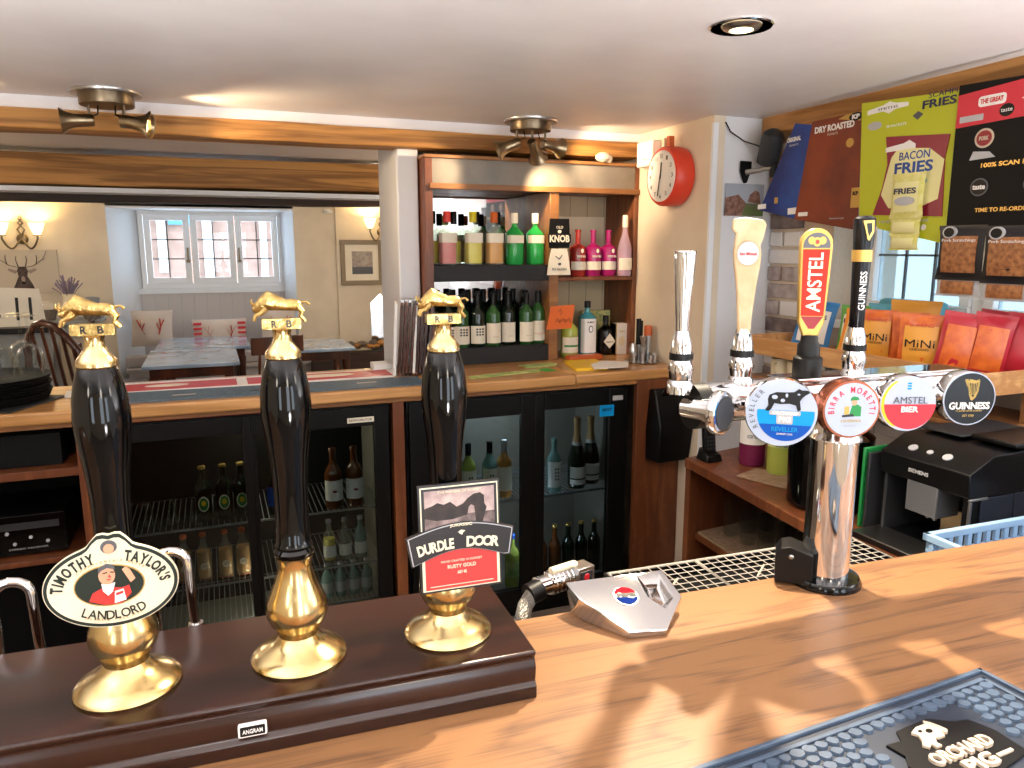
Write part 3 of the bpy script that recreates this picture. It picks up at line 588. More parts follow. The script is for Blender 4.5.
t = thing('soda_gun', 'chrome soda gun with braided hose lying behind the faceted dock', 'soda gun', (.51, 1.04, 1.09))
M = TR(-.015, 0, .022) @ RZ(14) @ RY(90)
m = MB(M); m.lathe([(0, -.045), (.013, -.045), (.016, -.042), (.016, -.02), (.0185, -.018), (.0185, .03), (.0155, .034), (.014, .055), (0, .055)], 'chrome', n=24, cap=False)
for k in range(5): m.lathe([(.0188, -.014 + k*.009), (.0200, -.012 + k*.009), (.0188, -.010 + k*.009)], 'chrome', n=24, cap=False)
part('body', t, m)
m = MB(TR(.03, .004, .024) @ RZ(14)); m.box(-.017, .017, -.017, .012, -.014, .018, 'steel'); m.box(-.014, .012, -.0185, -.016, -.010, .012, 'darkgrey'); m.prism(ell(-.001, .002, .006, .006), -.0195, -.018, 'red'); part('button_block', t, m, bevel=.004)
m = MB(TR(0, 0, .044) @ RZ(14) @ RY(90)); m.lathe([(0, -.03), (.006, -.03), (.006, .02), (.004, .024), (0, .024)], 'cream', n=14, cap=False); part('nozzle', t, m)
m = MB(TR(-.062, -.016, .018) @ RZ(14) @ RY(80)); m.cyl(.0175, -.012, .012, 'black'); part('collar', t, m)
mat('braid', 'a8a49c', .35, metal=.8, bump=.8, bscale=400)
m = MB(); m.tube([(-.066, -.018, .016), (-.082, -.026, .002), (-.094, -.034, -.03), (-.098, -.04, -.08), (-.094, -.04, -.2)], .0125, 'braid', n=14); part('hose', t, m, 'braided metal hose')
# ================= BAR MAT =================
mat('navy2', '222c3c', .5); mat('rubber', '4a5c72', .45, col2='3c4c60', nscale=30); mat('rubberlight', '56687a', .45)
t = thing('bar_mat', 'dark rubber bar mat with cobbled pattern at the front right of the bar', 'bar mat', (.70, .45, 1.10), 2.5)
a, b = -.33, .21; c0, c1 = -.16, .145
m = MB(); m.box(a, b, c0, c1, .001, .005, 'navy2'); part('base', t, m, bevel=.001)
m = MB()
for w, z_ in ((0, .009), (.014, .0075)):
    m.box(a + w, b - w, c0 + w, c0 + w + .006, .004, z_, 'rubber'); m.box(a + w, b - w, c1 - w - .006, c1 - w, .004, z_, 'rubber'); m.box(a + w, a + w + .006, c0 + w, c1 - w, .004, z_, 'rubber'); m.box(b - w - .006, b - w, c0 + w, c1 - w, .004, z_, 'rubber')
part('rim', t, m, bevel=.001)
LM = TR(-.0, -.0, .005)
m = MB(); r4 = random.Random(5); lx, ly = .012, .03
y = c0 + .03; row = 0
while y < c1 - .024:
    x = a + .028 + (row % 2) * .009
    while x < b - .026:
        if not (abs(x - .03) < .080 and abs(y - .052) < .052):
            rr = r4.uniform(.0080, .0100); ar = r4.uniform(0, 1.5)
            o = [(x + rr * (1.0 + .22 * math.cos(2 * q * PI / 4 + ar)) * math.cos(2*PI*q/9), y + rr * .85 * math.sin(2*PI*q/9) + r4.uniform(-.001, .001)) for q in range(9)]
            vs = [(p[0], p[1], .0045) for p in o] + [(x + (p[0]-x)*.8, y + (p[1]-y)*.8, .0085) for p in o]
            m.add(vs, [tuple(range(9, 18))] + [(i, (i+1) % 9, (i+1) % 9 + 9, i + 9) for i in range(9)], 'rubber')
        x += .0175
    y += .0145; row += 1
part('cobbled_pattern', t, m)
m = MB(TR(.030, .052, .0045) @ RX(-90) @ SC(.62, 1, .62))
mat('logocream', 'c8b8a4', .5)
blob = [(-.115, -.06), (-.118, .0), (-.10, .02), (-.105, .055), (-.07, .052), (-.055, .075), (.03, .078), (.07, .05), (.10, .045), (.115, .0), (.11, -.06), (.0, -.075)]
m.prism(blob, -.0035, 0, 'black')
pig = [(-.052, .024), (-.040, .034), (-.034, .046), (-.040, .056), (-.030, .060), (-.018, .064), (.006, .064), (.012, .072), (.020, .062), (.026, .050), (.030, .036), (.022, .030), (.014, .036), (.010, .026), (-.004, .026), (-.012, .030), (-.022, .018), (-.020, .010), (-.034, .010), (-.034, .020), (-.046, .014)]
m.prism([(x, z) for x, z in pig], -.0065, 0, 'logocream')
m.prism(ell(-.006, .046, .007, .005, 14), -.0072, 0, 'black'); m.prism(ell(-.022, .052, .004, .003, 14), -.0072, 0, 'black')
m.text('ORCHARD', 0, -.012, .150, .028, 'logocream', -.003, bold=.035, d=.0045); m.text('PIG', 0, -.048, .070, .030, 'logocream', -.003, bold=.035, d=.0045)
m.box(-.085, -.045, -.006, -.003, -.050, -.044, 'logocream'); m.box(.045, .085, -.006, -.003, -.050, -.044, 'logocream')
part('raised_logo', t, m, 'cream raised pig emblem and lettering on black')
# ================= BOTTLES =================
def bmat(n, c, k=.55, r=.06): return mat(n, c, r, trans=(c, k), coat=.3)
bmat('gclear', 'f6faf4', .12); bmat('ggreen', '2fae52', .8); bmat('gdark', '16251a', .97); bmat('gwine', '2c5a2a', .9); bmat('gamber', '6a3a1a', .9)
bmat('gmagenta', 'b0206e', .9); bmat('gpinkclear', 'e8cfe0', .45); bmat('gblue', '5cb8c0', .8); bmat('gred', 'a8342c', .85); bmat('gpurple', '7d2250', .9); bmat('glime', 'b8c65a', .8); bmat('gteal', '9ac4c0', .5)
mat('liqred', 'ec7a78', .3); mat('liqyel', 'f4e050', .3); mat('liqora', 'eca440', .3); mat('liqjuice', 'c98a3a', .3); mat('liqpink', 'e6b6c8', .3)
mat('labelwhite', 'f2f1ee', .5); mat('capyellow', 'f2e02c', .4); mat('capred', 'e0453c', .4); mat('capwhite', 'f0ead8', .4); mat('foil', 'c8a070', .35, metal=.5); mat('silverfoil', 'c8ccd0', .35, metal=.7)
def bprof(H, Rr, nr, s0, s1, base=.9, cap0=.86):
    p = [(Rr * base, 0), (Rr, .012 * H / .25), (Rr, s0 * H)]
    for i in range(1, 7):
        t = i / 7; p.append((nr + (Rr - nr) * (.5 + .5 * math.cos(PI * t)), (s0 + (s1 - s0) * t) * H))
    p += [(nr, s1 * H), (nr * .95, cap0 * H)]; return p
def sleeve(m, Rr, z0, z1, mt, a0=0, a1=360, sq=0, n=20):     # label wrapped round the front of a bottle
    k = int(n * (a1 - a0) / 360) + 1; vs = []; Rr += .0012
    for i in range(k + 1):
        a = R(a0 + (a1 - a0) * i / k); c, s_ = math.cos(a), math.sin(a); f = (abs(c)**4 + abs(s_)**4) ** -.25 if sq else 1
        vs += [(Rr * f * c, Rr * f * s_, z0), (Rr * f * c, Rr * f * s_, z1)]
    m.add(vs, [(2*i, 2*i+2, 2*i+3, 2*i+1) for i in range(k)], mt)
def bottle(name, label, cat, group, H, Rr, nr, s0, s1, glass, cap, lab=None, liq=None, cap0=.86, capr=1.15, sq=0, loc=(0, 0, 0), rz=0, labparts=None, lab2=None):
    t = thing(name, label, cat, loc, rz, group)
    def shape(m):
        if sq: m.v = [tuple(((abs(math.cos(math.atan2(y, x)))**4 + abs(math.sin(math.atan2(y, x)))**4) ** -.25 * 1 if z < s0 * H * 1.02 else 1) * q for q in (x, y)) + (z,) for x, y, z in m.v]
        return m
    part('glass', t, shape(MB().lathe(bprof(H, Rr, nr, s0, s1, cap0=cap0), glass, n=20)))
    if liq: part('liquid', t, shape(MB().lathe([(Rr * .88, .008), (Rr * .9, .02), (Rr * .9, liq[1] * H)], liq[0], n=16)))
    part('cap', t, MB().lathe([(nr * capr, cap0 * H), (nr * capr, H * .99), (nr * capr * .9, H)], cap, n=16))
    if lab:
        m = MB(); sleeve(m, Rr, lab[0] * H, lab[1] * H, lab[2], -165, -15, sq)
        if lab2: sleeve(m, Rr + .0005, lab2[0] * H, lab2[1] * H, lab2[2], -150, -30, sq)
        if labparts: labparts(m, Rr + .002)
        part('label', t, m)
    return t
# ================= SHELF UNIT =================
mat('ublack', '141214', .6); mat('greyboard', '8e877c', .35, col2='7d776e', nscale=8); mat('tg', 'c2b190', .6); mat('tgline', '8f8068', .7)
t = thing('wall_shelving', 'brown wooden wall shelving unit full of bottles with a mirrored back', 'shelves', (1.47, 3.4, 1.11))
o_ = TR(-1.47, -3.4, -1.11); Yf, Yk = 3.30, 3.60
def sp(name, label, *bx, bevel=.002):
    m = MB(o_)
    for b in bx: m.box(*b)
    return part(name, t, m, label, bevel=bevel)
sp('side_panel', None, (.905, .94, Yf, Yk, 1.111, 2.05, 'brown')); sp('side_panel', None, (1.975, 1.998, Yf, Yk, 1.111, 2.05, 'brown'))
sp('divider', None, (1.515, 1.562, Yf, Yk, 1.111, 1.915, 'shelfwood'))
sp('rail', None, (.925, 1.998, Yf - .012, Yf + .03, 1.912, 1.937, 'shelfwood')); sp('rail', None, (.90, 1.998, Yf - .012, Yk, 2.045, 2.06, 'shelfwood')); sp('fascia', 'grey weathered top board', (.93, 1.99, Yf + .004, Yf + .02, 1.935, 2.047, 'greyboard'))
sp('shelf', None, (.94, 1.975, Yf + .03, Yk, 1.918, 1.935, 'brown'))
sp('shelf', 'thick black edged shelf', (.94, 1.515, Yf + .006, Yk, 1.500, 1.573, 'ublack')); sp('shelf', 'thick black edged shelf', (.94, 1.56, Yf + .006, Yk, 1.111, 1.188, 'ublack'))
sp('shelf', None, (1.562, 1.975, Yf, Yk, 1.495, 1.513, 'brown'))
sp('mirror', 'mirrored back', (.94, 1.515, Yk - .004, Yk, 1.573, 1.918, 'mirror'), (.94, 1.515, Yk - .004, Yk, 1.188, 1.50, 'mirror'), bevel=0)
b_ = [(1.562, 1.975, Yk - .008, Yk, 1.111, 1.918, 'tg')] + [(1.562 + k * .1, 1.565 + k * .1, Yk - .0095, Yk - .008, 1.111, 1.918, 'tgline') for k in range(1, 5)]
sp('back_boards', 'cream tongue and groove back', *b_, bevel=0)
def gl(txtc):
    def f(m, r): m.text('GORDON', 0, .158, .04, .010, txtc, -r - .0005)
    return f
ZS = 1.574
for x, nm, cap, liq, lab in ((1.026, 'red', 'capred', 'liqred', 'first bottle on the upper left shelf with a red cap over pink lower half'), (1.152, 'yel', 'capyellow', 'liqyel', 'clear gin bottle with bright yellow cap and lemon lower label'), (1.258, 'ora', 'orange', 'liqora', 'clear gin bottle with orange and purple cap and amber lower half')):
    bottle('gin_bottle', {'red': 'clear gin bottle with red cap and pink lower half on upper left shelf'}.get(nm, lab), 'bottle', 'gin bottles on the upper left shelf', .245, .042, .013, .60, .76, 'gclear', cap, (.42, .60, 'label'), (liq, .42), cap0=.80, capr=1.35, sq=1, loc=(x, 3.375, ZS))
for x, l in ((1.362, 'green gin bottle with cream cap, left one of the two on the upper shelf'), (1.470, 'green gin bottle with cream cap, beside the wooden divider')):
    bottle('gin_bottle', l, 'bottle', 'gin bottles on the upper left shelf', .243, .040, .013, .60, .76, 'ggreen', 'capwhite', (.42, .57, 'label'), None, cap0=.80, capr=1.3, sq=1, loc=(x, 3.375, ZS))
for x, l in ((.985, 'red capped'), (1.09, 'yellow capped'), (1.205, 'orange capped'), (1.313, 'first green')):
    bottle('gin_bottle', 'clear spirit bottle with black cap standing behind and left of the %s gin' % l, 'bottle', 'gin bottles on the upper left shelf', .250, .038, .012, .60, .76, 'gclear', 'black', None, ('liqyel' if x < 1.2 else 'liqora', .45), cap0=.76, capr=1.3, loc=(x, 3.475, ZS))
def wg(m, r): m.text('WHITLEY NEILL', 0, .098, .05, .010, 'capwhite', -r - .0005, bold=.02); m.prism(ell(.004, .125, .008, .011, 10), -r - .001, -r, 'capwhite')
ZR = 1.514
for x, mt, l in ((1.700, 'gred', 'orange red flavoured gin bottle half hidden behind the black and white clip'), (1.785, 'gmagenta', 'magenta gin bottle with cream label, left of the pair'), (1.872, 'gmagenta', 'magenta gin bottle beside the tall clear pink one')):
    bottle('flavoured_gin_bottle', l, 'bottle', 'coloured gins on the upper right shelf', .228, .0405, .0135, .60, .72, mt, mt, (.14, .32, 'label'), None, cap0=.96, capr=1.15, loc=(x, 3.37, ZR), labparts=wg)
bottle('pink_spirit_bottle', 'tall clear pink tinted bottle with cream foil at the right shelf end', 'bottle', 'coloured gins on the upper right shelf', .300, .036, .012, .42, .78, 'gpinkclear', 'capwhite', (.10, .30, 'label'), ('liqpink', .38), cap0=.80, loc=(1.934, 3.315, ZR))
m = MB(); m.box(-.19, .19, -.002, .002, 0, .30, 'cream'); solo('backing_card', 'plain cream card standing behind the magenta gin bottles', 'card', m, (1.77, 3.585, ZR))
# wine
def chk(m, r):
    for a in range(3):
        for b in range(3): m.box(-.018 + a*.014, -.010 + a*.014, -r - .001, -r + .003, .055 + b*.013, .062 + b*.013, 'black')
def plain(m, r): m.text('BUSH', 0, .045, .026, .006, 'gold', -r - .0005)
W = [(1.018, 3.36, 1), (1.088, 3.365, 1), (1.168, 3.365, 1), (1.246, 3.36, 0), (1.328, 3.375, 0), (1.418, 3.36, 0), (1.487, 3.375, 2)]
wl = ['dark wine bottle with spotted label at the left shelf end', 'green wine bottle with spotted label, second on the wine shelf', 'dark wine bottle with spotted label, third on the wine shelf', 'green wine bottle with broad plain cream label, fourth on the wine shelf', 'dark wine bottle set slightly back, cream label partly hidden', 'black wine bottle with cream label next to the light green one', 'light green wine bottle with red lined label at the right of the wine shelf']
for (x, y, k), l in zip(W, wl):
    bottle('wine_bottle', l, 'bottle', 'wine bottles on the lower left shelf', .25 if k != 2 else .256, .0365, .013, .60, .80, 'gwine' if l.find('green') >= 0 else 'gdark', 'black', (.06, .44 if k != 1 else .40, 'label'), None, cap0=.78, capr=1.12, loc=(x, y, 1.189), labparts=chk if k == 1 else plain, lab2=(.20, .206, 'red') if k == 2 else None)
for i, x in enumerate((.985, 1.053, 1.128, 1.207, 1.284, 1.368, 1.45)):
    bottle('wine_bottle', 'dark wine bottle with black capsule in the middle row of the wine shelf', 'bottle', 'wine bottles in the middle row', .256, .0355, .013, .60, .80, 'gdark', 'black', None, None, cap0=.78, capr=1.12, loc=(x, 3.452 + .004 * (i % 2), 1.189))
for i, x in enumerate((1.02, 1.10, 1.18, 1.26, 1.34, 1.42)):
    bottle('wine_bottle', 'dark wine bottle with black capsule in the rear row of the wine shelf', 'bottle', 'wine bottles in the rear row', .262, .0355, .013, .60, .80, 'gdark', 'black', None, None, cap0=.78, capr=1.12, loc=(x, 3.54, 1.189))
# right lower compartment (bottles stand on the counter)
bottle('rum_bottle', 'bottle with white pointed label and dark cap behind the orange card', 'bottle', None, .245, .043, .015, .55, .74, 'glime', 'beamdark', (.10, .42, 'label'), ('liqora', .3), cap0=.82, capr=1.2, loc=(1.655, 3.36, 1.112), lab2=(.22, .26, 'green'))
def bom(m, r): m.prism(ell(0, .135, .012, .018, 16), -r - .002, -r, 'navy'); m.prism(ell(0, .135, .009, .014, 16), -r - .0025, -r, 'labelwhite'); m.text('BOMBAY', 0, .17, .04, .008, 'navy', -r - .001, bold=.02)
bottle('blue_gin_bottle', 'tall pale blue square gin bottle with long white label', 'bottle', None, .275, .040, .014, .70, .82, 'gblue', 'black', (.05, .68, 'labelwhite'), None, cap0=.88, capr=1.2, sq=1, loc=(1.775, 3.40, 1.112), labparts=bom)
def hen(m, r): m.prism([(-.033, .07), (0, .035), (.033, .07), (0, .112)], -r - .003, -r, 'label'); m.text("HENDRICK'S", 0, .068, .045, .007, 'black', -r - .0035)
bottle('apothecary_gin_bottle', 'squat black gin bottle with cream diamond label', 'bottle', None, .20, .042, .0135, .60, .78, 'blackgloss', 'black', (.01, .02, 'black'), None, cap0=.84, capr=1.2, loc=(1.872, 3.38, 1.112), labparts=hen)
m = MB(); m.box(-.034, .034, -.03, .03, 0, .16, 'paper'); m.box(-.034, -.030, -.031, .03, 0, .16, 'gold'); m.text('GIN', 0, .12, .03, .012, 'gold', -.0305); m.prism(ell(0, .07, .018, .025, 12), -.0306, -.03, 'cream')
solo('gift_box', 'white and gold patterned gift box right of the black bottle', 'box', m, (1.945, 3.37, 1.111), bevel=.001)
mat('pattern', 'd8cf88', .6, col2='8fa060', nscale=60)
m = MB(); m.box(-.085, .085, -.012, .012, 0, .215, 'pattern'); solo('patterned_tin', 'pale green and yellow patterned tin behind the black gin bottle', 'tin', m, (1.885, 3.52, 1.112), bevel=.003)
# black and white pump clip leaning on the divider
t = thing('spare_pump_clip', 'black and white pump clip reading KNOB fixed to the shelf divider', 'pump clip', (1.557, 3.282, 1.525))
m = MB(); m.prism([(-.062, .0), (.062, 0), (.052, .075), (.040, .125), (-.040, .125), (-.052, .075)], 0, .006, 'label'); m.prism([(-.052, .128), (-.056, .155), (-.05, .265), (.05, .265), (.056, .155), (.052, .128)], 0, .006, 'blackmatt'); part('board', t, m)
m = MB(); m.prism(rrect(-.060, .060, .150, .195, .008), -.002, 0, 'black'); m.text('KNOB', 0, .172, .105, .034, 'label', -.0024, bold=.04); m.text('OLD', 0, .225, .035, .012, 'label', -.001); m.text('BEE NUGEN', 0, .028, .075, .012, 'black', -.001)
m.prism(ell(0, .205, .010, .008, 10), -.001, 0, 'label'); m.tube([(-.02, -.001, .09), (0, -.001, .075), (.015, -.001, .095)], .002, 'black', n=6); m.prism(ell(.002, .052, .009, .007, 10), -.001, 0, 'grey'); part('lettering', t, m)
t = thing('handwritten_card', 'small orange card with scribbled writing hung on the divider', 'card', (1.567, 3.285, 1.262))
m = MB(); m.prism([(-.072, 0), (.062, .003), (.078, .118), (-.050, .112)], 0, .003, 'orange'); part('card', t, m)
m = MB(); 
for q in range(3): m.tube([(-.025 + q*.03, -.001, .035), (-.015 + q*.03, -.001, .055), (-.005 + q*.03, -.001, .03), (.0 + q*.03, -.001, .05)], .0016, 'brown', n=5)
m.tube([(-.01, -.001, .085), (.0, -.001, .10), (.01, -.001, .08), (.0, -.001, .07)], .0016, 'brown', n=5); part('scribble', t, m)
# ---------------- cocktail tools on a round tray ----------------
m = MB(); m.lathe([(.082, 0), (.085, .002), (.088, .007), (.085, .004), (0, .003)], 'steel', n=40, cap=False); solo('round_tray', 'round steel tray holding measures at the end of the back counter', 'tray', m, (1.905, 3.075, 1.111))
mat('orangecap', 'c05c2c', .4)
k = 0
for x, y, h, r_ in ((1.850, 3.06, .045, .016), (1.885, 3.035, .035, .014), (1.92, 3.02, .032, .014), (1.95, 3.035, .034, .015), (1.97, 3.065, .036, .014)):
    m = MB(); m.lathe([(r_ * .8, 0), (r_, h), (r_ * .92, h), (r_ * .72, .003), (0, .003)], 'steel', n=20, cap=False); k += 1
    solo('spirit_measure', 'small steel thimble measure on the round tray, %s from the left' % ['first', 'second', 'third', 'fourth', 'fifth'][k - 1], 'measure', m, (x, y, 1.115), group='spirit measures')
m = MB(); m.lathe([(.017, 0), (.018, .003), (.018, .06), (.012, .075), (.010, .085), (.0, .09)], 'steel', n=20, cap=False); solo('pourer_pot', 'steel shaker with domed top at the left of the round tray', 'shaker', m, (1.868, 3.10, 1.115))
m = MB(); m.lathe([(.016, 0), (.018, .07), (.008, .08), (.016, .12), (.015, .12), (.006, .082), (0, .08)], 'steel', n=20, cap=False); solo('jigger', 'hourglass steel jigger in the middle of the round tray', 'jigger', m, (1.915, 3.085, 1.115))
t = thing('utensil_tube', 'tall steel tube with orange top at the right of the tray', 'utensil holder', (1.955, 3.105, 1.115)); part('tube', t, MB().lathe([(.019, 0), (.019, .12), (.017, .12)], 'steel', n=20)); part('stopper', t, MB().lathe([(.020, .12), (.020, .165), (.016, .168)], 'orangecap', n=20))
t = thing('corkscrew_pot', 'black tools standing upright in a steel pot on the tray', 'utensil holder', (1.922, 3.13, 1.115)); part('pot', t, MB().lathe([(.022, 0), (.022, .075)], 'steel', n=20)); part('tool', t, MB(TR(-.006)).cyl(.012, .05, .20, 'black')); part('tool', t, MB(TR(.012, .004)).cyl(.008, .05, .19, 'black'))
# ---------------- things lying on the counter ----------------
def slab(name, label, cat, pts, z0, h, mt, extra=None, group=None):
    cx = sum(p[0] for p in pts) / len(pts); cy = sum(p[1] for p in pts) / len(pts); n = len(pts)
    area = sum(pts[i][0]*pts[(i+1) % n][1] - pts[(i+1) % n][0]*pts[i][1] for i in range(n))
    if area < 0: pts = pts[::-1]
    m = MB(); vs = [(x - cx, y - cy, 0) for x, y in pts] + [(x - cx, y - cy, h) for x, y in pts]
    m.add(vs, [tuple(range(n))[::-1], tuple(range(n, 2*n))] + [(i, (i+1) % n, (i+1) % n + n, i + n) for i in range(n)], mt)
    if extra: extra(m, cx, cy)
    return solo(name, label, cat, m, (cx, cy, z0), group=group)
def flat(m, h): return MB(TR(0, 0, h) @ RX(-90))     # text lying flat, read from -y
mat('runner', '5c7280', .6, col2='44586a', nscale=90)
def ex1(m, cx, cy):
    M = TR(0, 0, .004) @ RX(-90)
    for dx in (0,): m.prism([(-.11 + dx, -.0), (-.07 + dx, .03), (.07 + dx, .03), (.11 + dx, 0), (.07 + dx, -.03), (-.07 + dx, -.03)], -.001, 0, 'black', M); m.prism([(-.075, -.015), (-.06, .018), (.06, .018), (.075, -.015)], -.002, 0, 'logocream', M); m.text('ORCHARD PIG', 0, 0, .1, .016, 'black', -.002, M)
    for dx in (-.34, .34): m.prism(rrect(dx - .04, dx + .04, -.006, .006, .003), -.001, 0, 'logocream', M)
slab('bar_runner', 'slate grey rubber bar runner lying along the counter edge', 'bar mat', [(-.345, 2.905), (-.345, 3.11), (.79, 3.06), (.77, 2.865)], 1.1105, .004, 'runner', ex1, 'bar runners')
def ex2(m, cx, cy):
    M = TR(0, 0, .004) @ RX(-90) @ RZ(0)
    for a, b in ((-.53, -.10), (-.06, .53)):
        m.box(a, b, -.085, .07, .004, .005, 'red')
    m.prism(ell(.25, 0, .13, .035, 24), -.002, 0, 'label', M); m.prism(ell(-.36, 0, .08, .03, 24), -.002, 0, 'label', M); m.text('WELCOME', .04, 0, .1, .03, 'label', -.002, M) if False else None
slab('bar_runner', 'red and white bar runner lying behind the slate grey one', 'bar mat', [(-.37, 3.12), (-.40, 3.33), (.745, 3.30), (.70, 3.10)], 1.1105, .004, 'labelwhite', ex2, 'bar runners')
mat('leaf', '7fae5a', .5, col2='d8d890', nscale=18); mat('brightgreen', '38b04a', .5)
slab('narrow_flyer', 'long green and cream leaflet near the counter edge', 'leaflet', [(.985, 2.925), (.995, 2.995), (1.36, 3.065), (1.33, 2.99)], 1.1105, .001, 'leaf')
slab('green_card', 'small bright green card beside the long leaflet', 'card', [(1.34, 3.05), (1.40, 3.07), (1.42, 3.00), (1.36, 2.985)], 1.1105, .001, 'brightgreen')
slab('folded_leaflet', 'white and green folded leaflet near the black shelf edge', 'leaflet', [(1.31, 3.20), (1.32, 3.12), (1.46, 3.11), (1.50, 3.17), (1.48, 3.21)], 1.1105, .003, 'leaf')
slab('yellow_folder', 'bright yellow order folder on the counter', 'folder', [(1.545, 3.19), (1.49, 2.95), (1.64, 2.93), (1.71, 3.18)], 1.1105, .012, 'yellow')
slab('loose_papers', 'white and pale blue papers fanned over the yellow folder', 'papers', [(1.60, 3.02), (1.55, 2.895), (1.72, 2.89), (1.80, 3.02), (1.70, 3.10)], 1.123, .003, 'paper')
m = MB(); m.box(-.09, .09, -.03, .03, 0, .025, 'orangecap'); solo('small_case', 'flat orange brown case behind the yellow folder', 'case', m, (1.68, 3.245, 1.111), 0, bevel=.006)
# ---------------- menus ----------------
t = thing('menu_stack', 'row of upright brown menus on clipboards at the pillar', 'menus', (.80, 3.22, 1.111))
r5 = random.Random(9)
for k in range(9):
    x = -.055 + k * .0155; M = TR(x, r5.uniform(-.01, .01), 0) @ RY(4 + r5.uniform(-1, 2)) @ RZ(-12)
    m = MB(M); m.box(-.004, .004, -.12, .05, 0, .315 + r5.uniform(-.004, .006), r5.choice(['brown', 'chairwood', 'brown', 'mahog'])); m.box(-.0055, .0055, -.121, -.117, .01, .30, 'paper' if k == 4 else 'chairwood')
    b = part('menu', t, m, bevel=.001); m = MB(M); m.lathe([(.007, -.006), (.007, .006)], 'steel', TR(0, -.085, .322) @ RY(90), 10); m.box(-.006, .006, -.1, -.03, .312, .322, 'steel'); part('clip', b, m)
m = MB(TR(-.075) @ RY(3) @ RZ(-12)); m.box(-.006, .006, -.11, .05, 0, .31, 'white'); part('menu', t, m, 'white outer menu', bevel=.001)
m = MB(); m.box(-.05, .05, -.03, .05, 0, .03, 'white'); solo('white_box', 'small white box in front of the upright menus', 'box', m, (.70, 3.33, 1.111), bevel=.004)
# ---------------- trays and glasses at the left end ----------------
for i in range(9):
    m = MB(); rr = .21; m.lathe([(rr - .03, 0), (rr, .003), (rr + .006, .011), (rr + .002, .011), (rr - .012, .005), (0, .004)], 'blackmatt', n=48, cap=False)
    o = solo('serving_tray', 'round black tray %s in the stack at the left counter end' % ('lowest', 'second from bottom', 'third from bottom', 'fourth from bottom', 'middle one', 'fourth from top', 'third from top', 'second from top', 'topmost one')[i], 'tray', m, (-.79 + .004 * (i % 3), 3.11 + .003 * (i % 2), 1.1165 + i * .0095), group='stacked round trays')
mat('rimwood', '6e5c44', .5)
m = MB(); m.box(-.17, .17, -.15, .15, 0, .005, 'darkgrey'); solo('square_mat', 'dark square mat under the stack of round trays', 'mat', m, (-.74, 3.07, 1.1105), -25, bevel=.001)
GP = [(.0, .001), (.034, .001), (.035, .003), (.004, .008), (.0035, .05), (.0036, .085), (.012, .092), (.032, .108), (.040, .13), (.038, .16), (.032, .19), (.031, .19), (.037, .16), (.0385, .13), (.031, .110), (.010, .094), (0, .092)]
mat('wglass', 'ffffff', .01, trans=('f6f8f8', -1.22))
def wineglass(x, y, l, s=1.12):     # upside down
    m = MB(TR(0, 0, .19 * s) @ SC(s, s, -s)); m.lathe(GP, 'wglass', n=32, cap=False); return solo('wine_glass', l, 'wine glass', m, (x, y, 1.2035), group='upturned wine glasses')
wineglass(-.625, 3.12, 'upturned wine glass at the right of the tray stack'); wineglass(-.705, 3.07, 'upturned wine glass at the front of the tray stack'); wineglass(-.775, 3.20, 'upturned wine glass behind the front one on the trays'); wineglass(-.675, 3.25, 'upturned wine glass at the back right of the trays'); wineglass(-.80, 3.08, 'upturned wine glass at the left edge of the picture on the trays')
slab('crumpled_receipts', 'crumpled white receipts on the counter beside the tray stack', 'papers', [(-.54, 3.22), (-.43, 3.24), (-.40, 3.10), (-.46, 3.05), (-.53, 3.10)], 1.1105, .006, 'paper')
# ================= BOTTLE COOLERS =================
mat('coolergrey', '6a6862', .6); mat('coolerint', '8e8a80', .6); mat('wire', 'b8bcc0', .4, metal=.6)
def cooler(x0, x1, label, doors, top=1.035, zb=.06, light=2.0, shelves=(.33, .60), handed=0):
    t = thing('bottle_cooler', label, 'fridge', ((x0 + x1) / 2, 3.1, 0), group='glass fronted coolers')
    o_ = TR(-(x0 + x1) / 2, -3.1, 0); m = MB(o_); ya, yb = 2.90, 3.40
    m.box(x0, x1, ya + .03, yb, .0, zb + .05, 'black'); m.box(x0, x1, ya + .01, yb, top - .05, top, 'black'); m.box(x0, x0 + .03, ya + .03, yb, zb, top, 'black'); m.box(x1 - .03, x1, ya + .03, yb, zb, top, 'black'); m.box(x0, x1, yb - .03, yb, zb, top, 'coolerint')
    m.box(x0 + .03, x0 + .034, ya + .04, yb, zb, top - .05, 'coolerint'); m.box(x1 - .034, x1 - .03, ya + .04, yb, zb, top - .05, 'coolerint'); m.box(x0 + .03, x1 - .03, ya + .04, yb, zb + .05, zb + .054, 'coolerint')
    part('cabinet', t, m)
    for (a, b, g0, g1, gt) in doors:
        m = MB(o_); m.box(a, g0, ya, ya + .03, zb, top - .005, 'black'); m.box(g1, b, ya, ya + .03, zb, top - .005, 'black'); m.box(g0, g1, ya, ya + .03, gt, top - .005, 'black'); m.box(g0, g1, ya, ya + .03, zb, zb + .08, 'black')
        d = part('door', t, m, bevel=.003); m = MB(o_); m.box(g0, g1, ya + .012, ya + .018, zb + .08, gt, 'fridgeglass'); part('door_glass', d, m)
    for z in shelves:
        m = MB(o_); m.box(x0 + .035, x1 - .035, ya + .055, ya + .062, z - .008, z, 'wire'); m.box(x0 + .035, x1 - .035, yb - .04, yb - .033, z - .008, z, 'wire')
        n = int((x1 - x0) / .022)
        for k in range(n): xx = x0 + .04 + k * (x1 - x0 - .08) / (n - 1); m.box(xx - .0015, xx + .0015, ya + .055, yb - .035, z - .004, z - .001, 'wire')
        part('wire_shelf', t, m)
    return t, o_
t, o_ = cooler(-.41, .630, 'wide black cooler with two sliding glass doors, left of the narrow post', [(-.40, .10, -.335, .07, .965), (.10, .625, .115, .565, .955)], shelves=(.20, .36, .60))
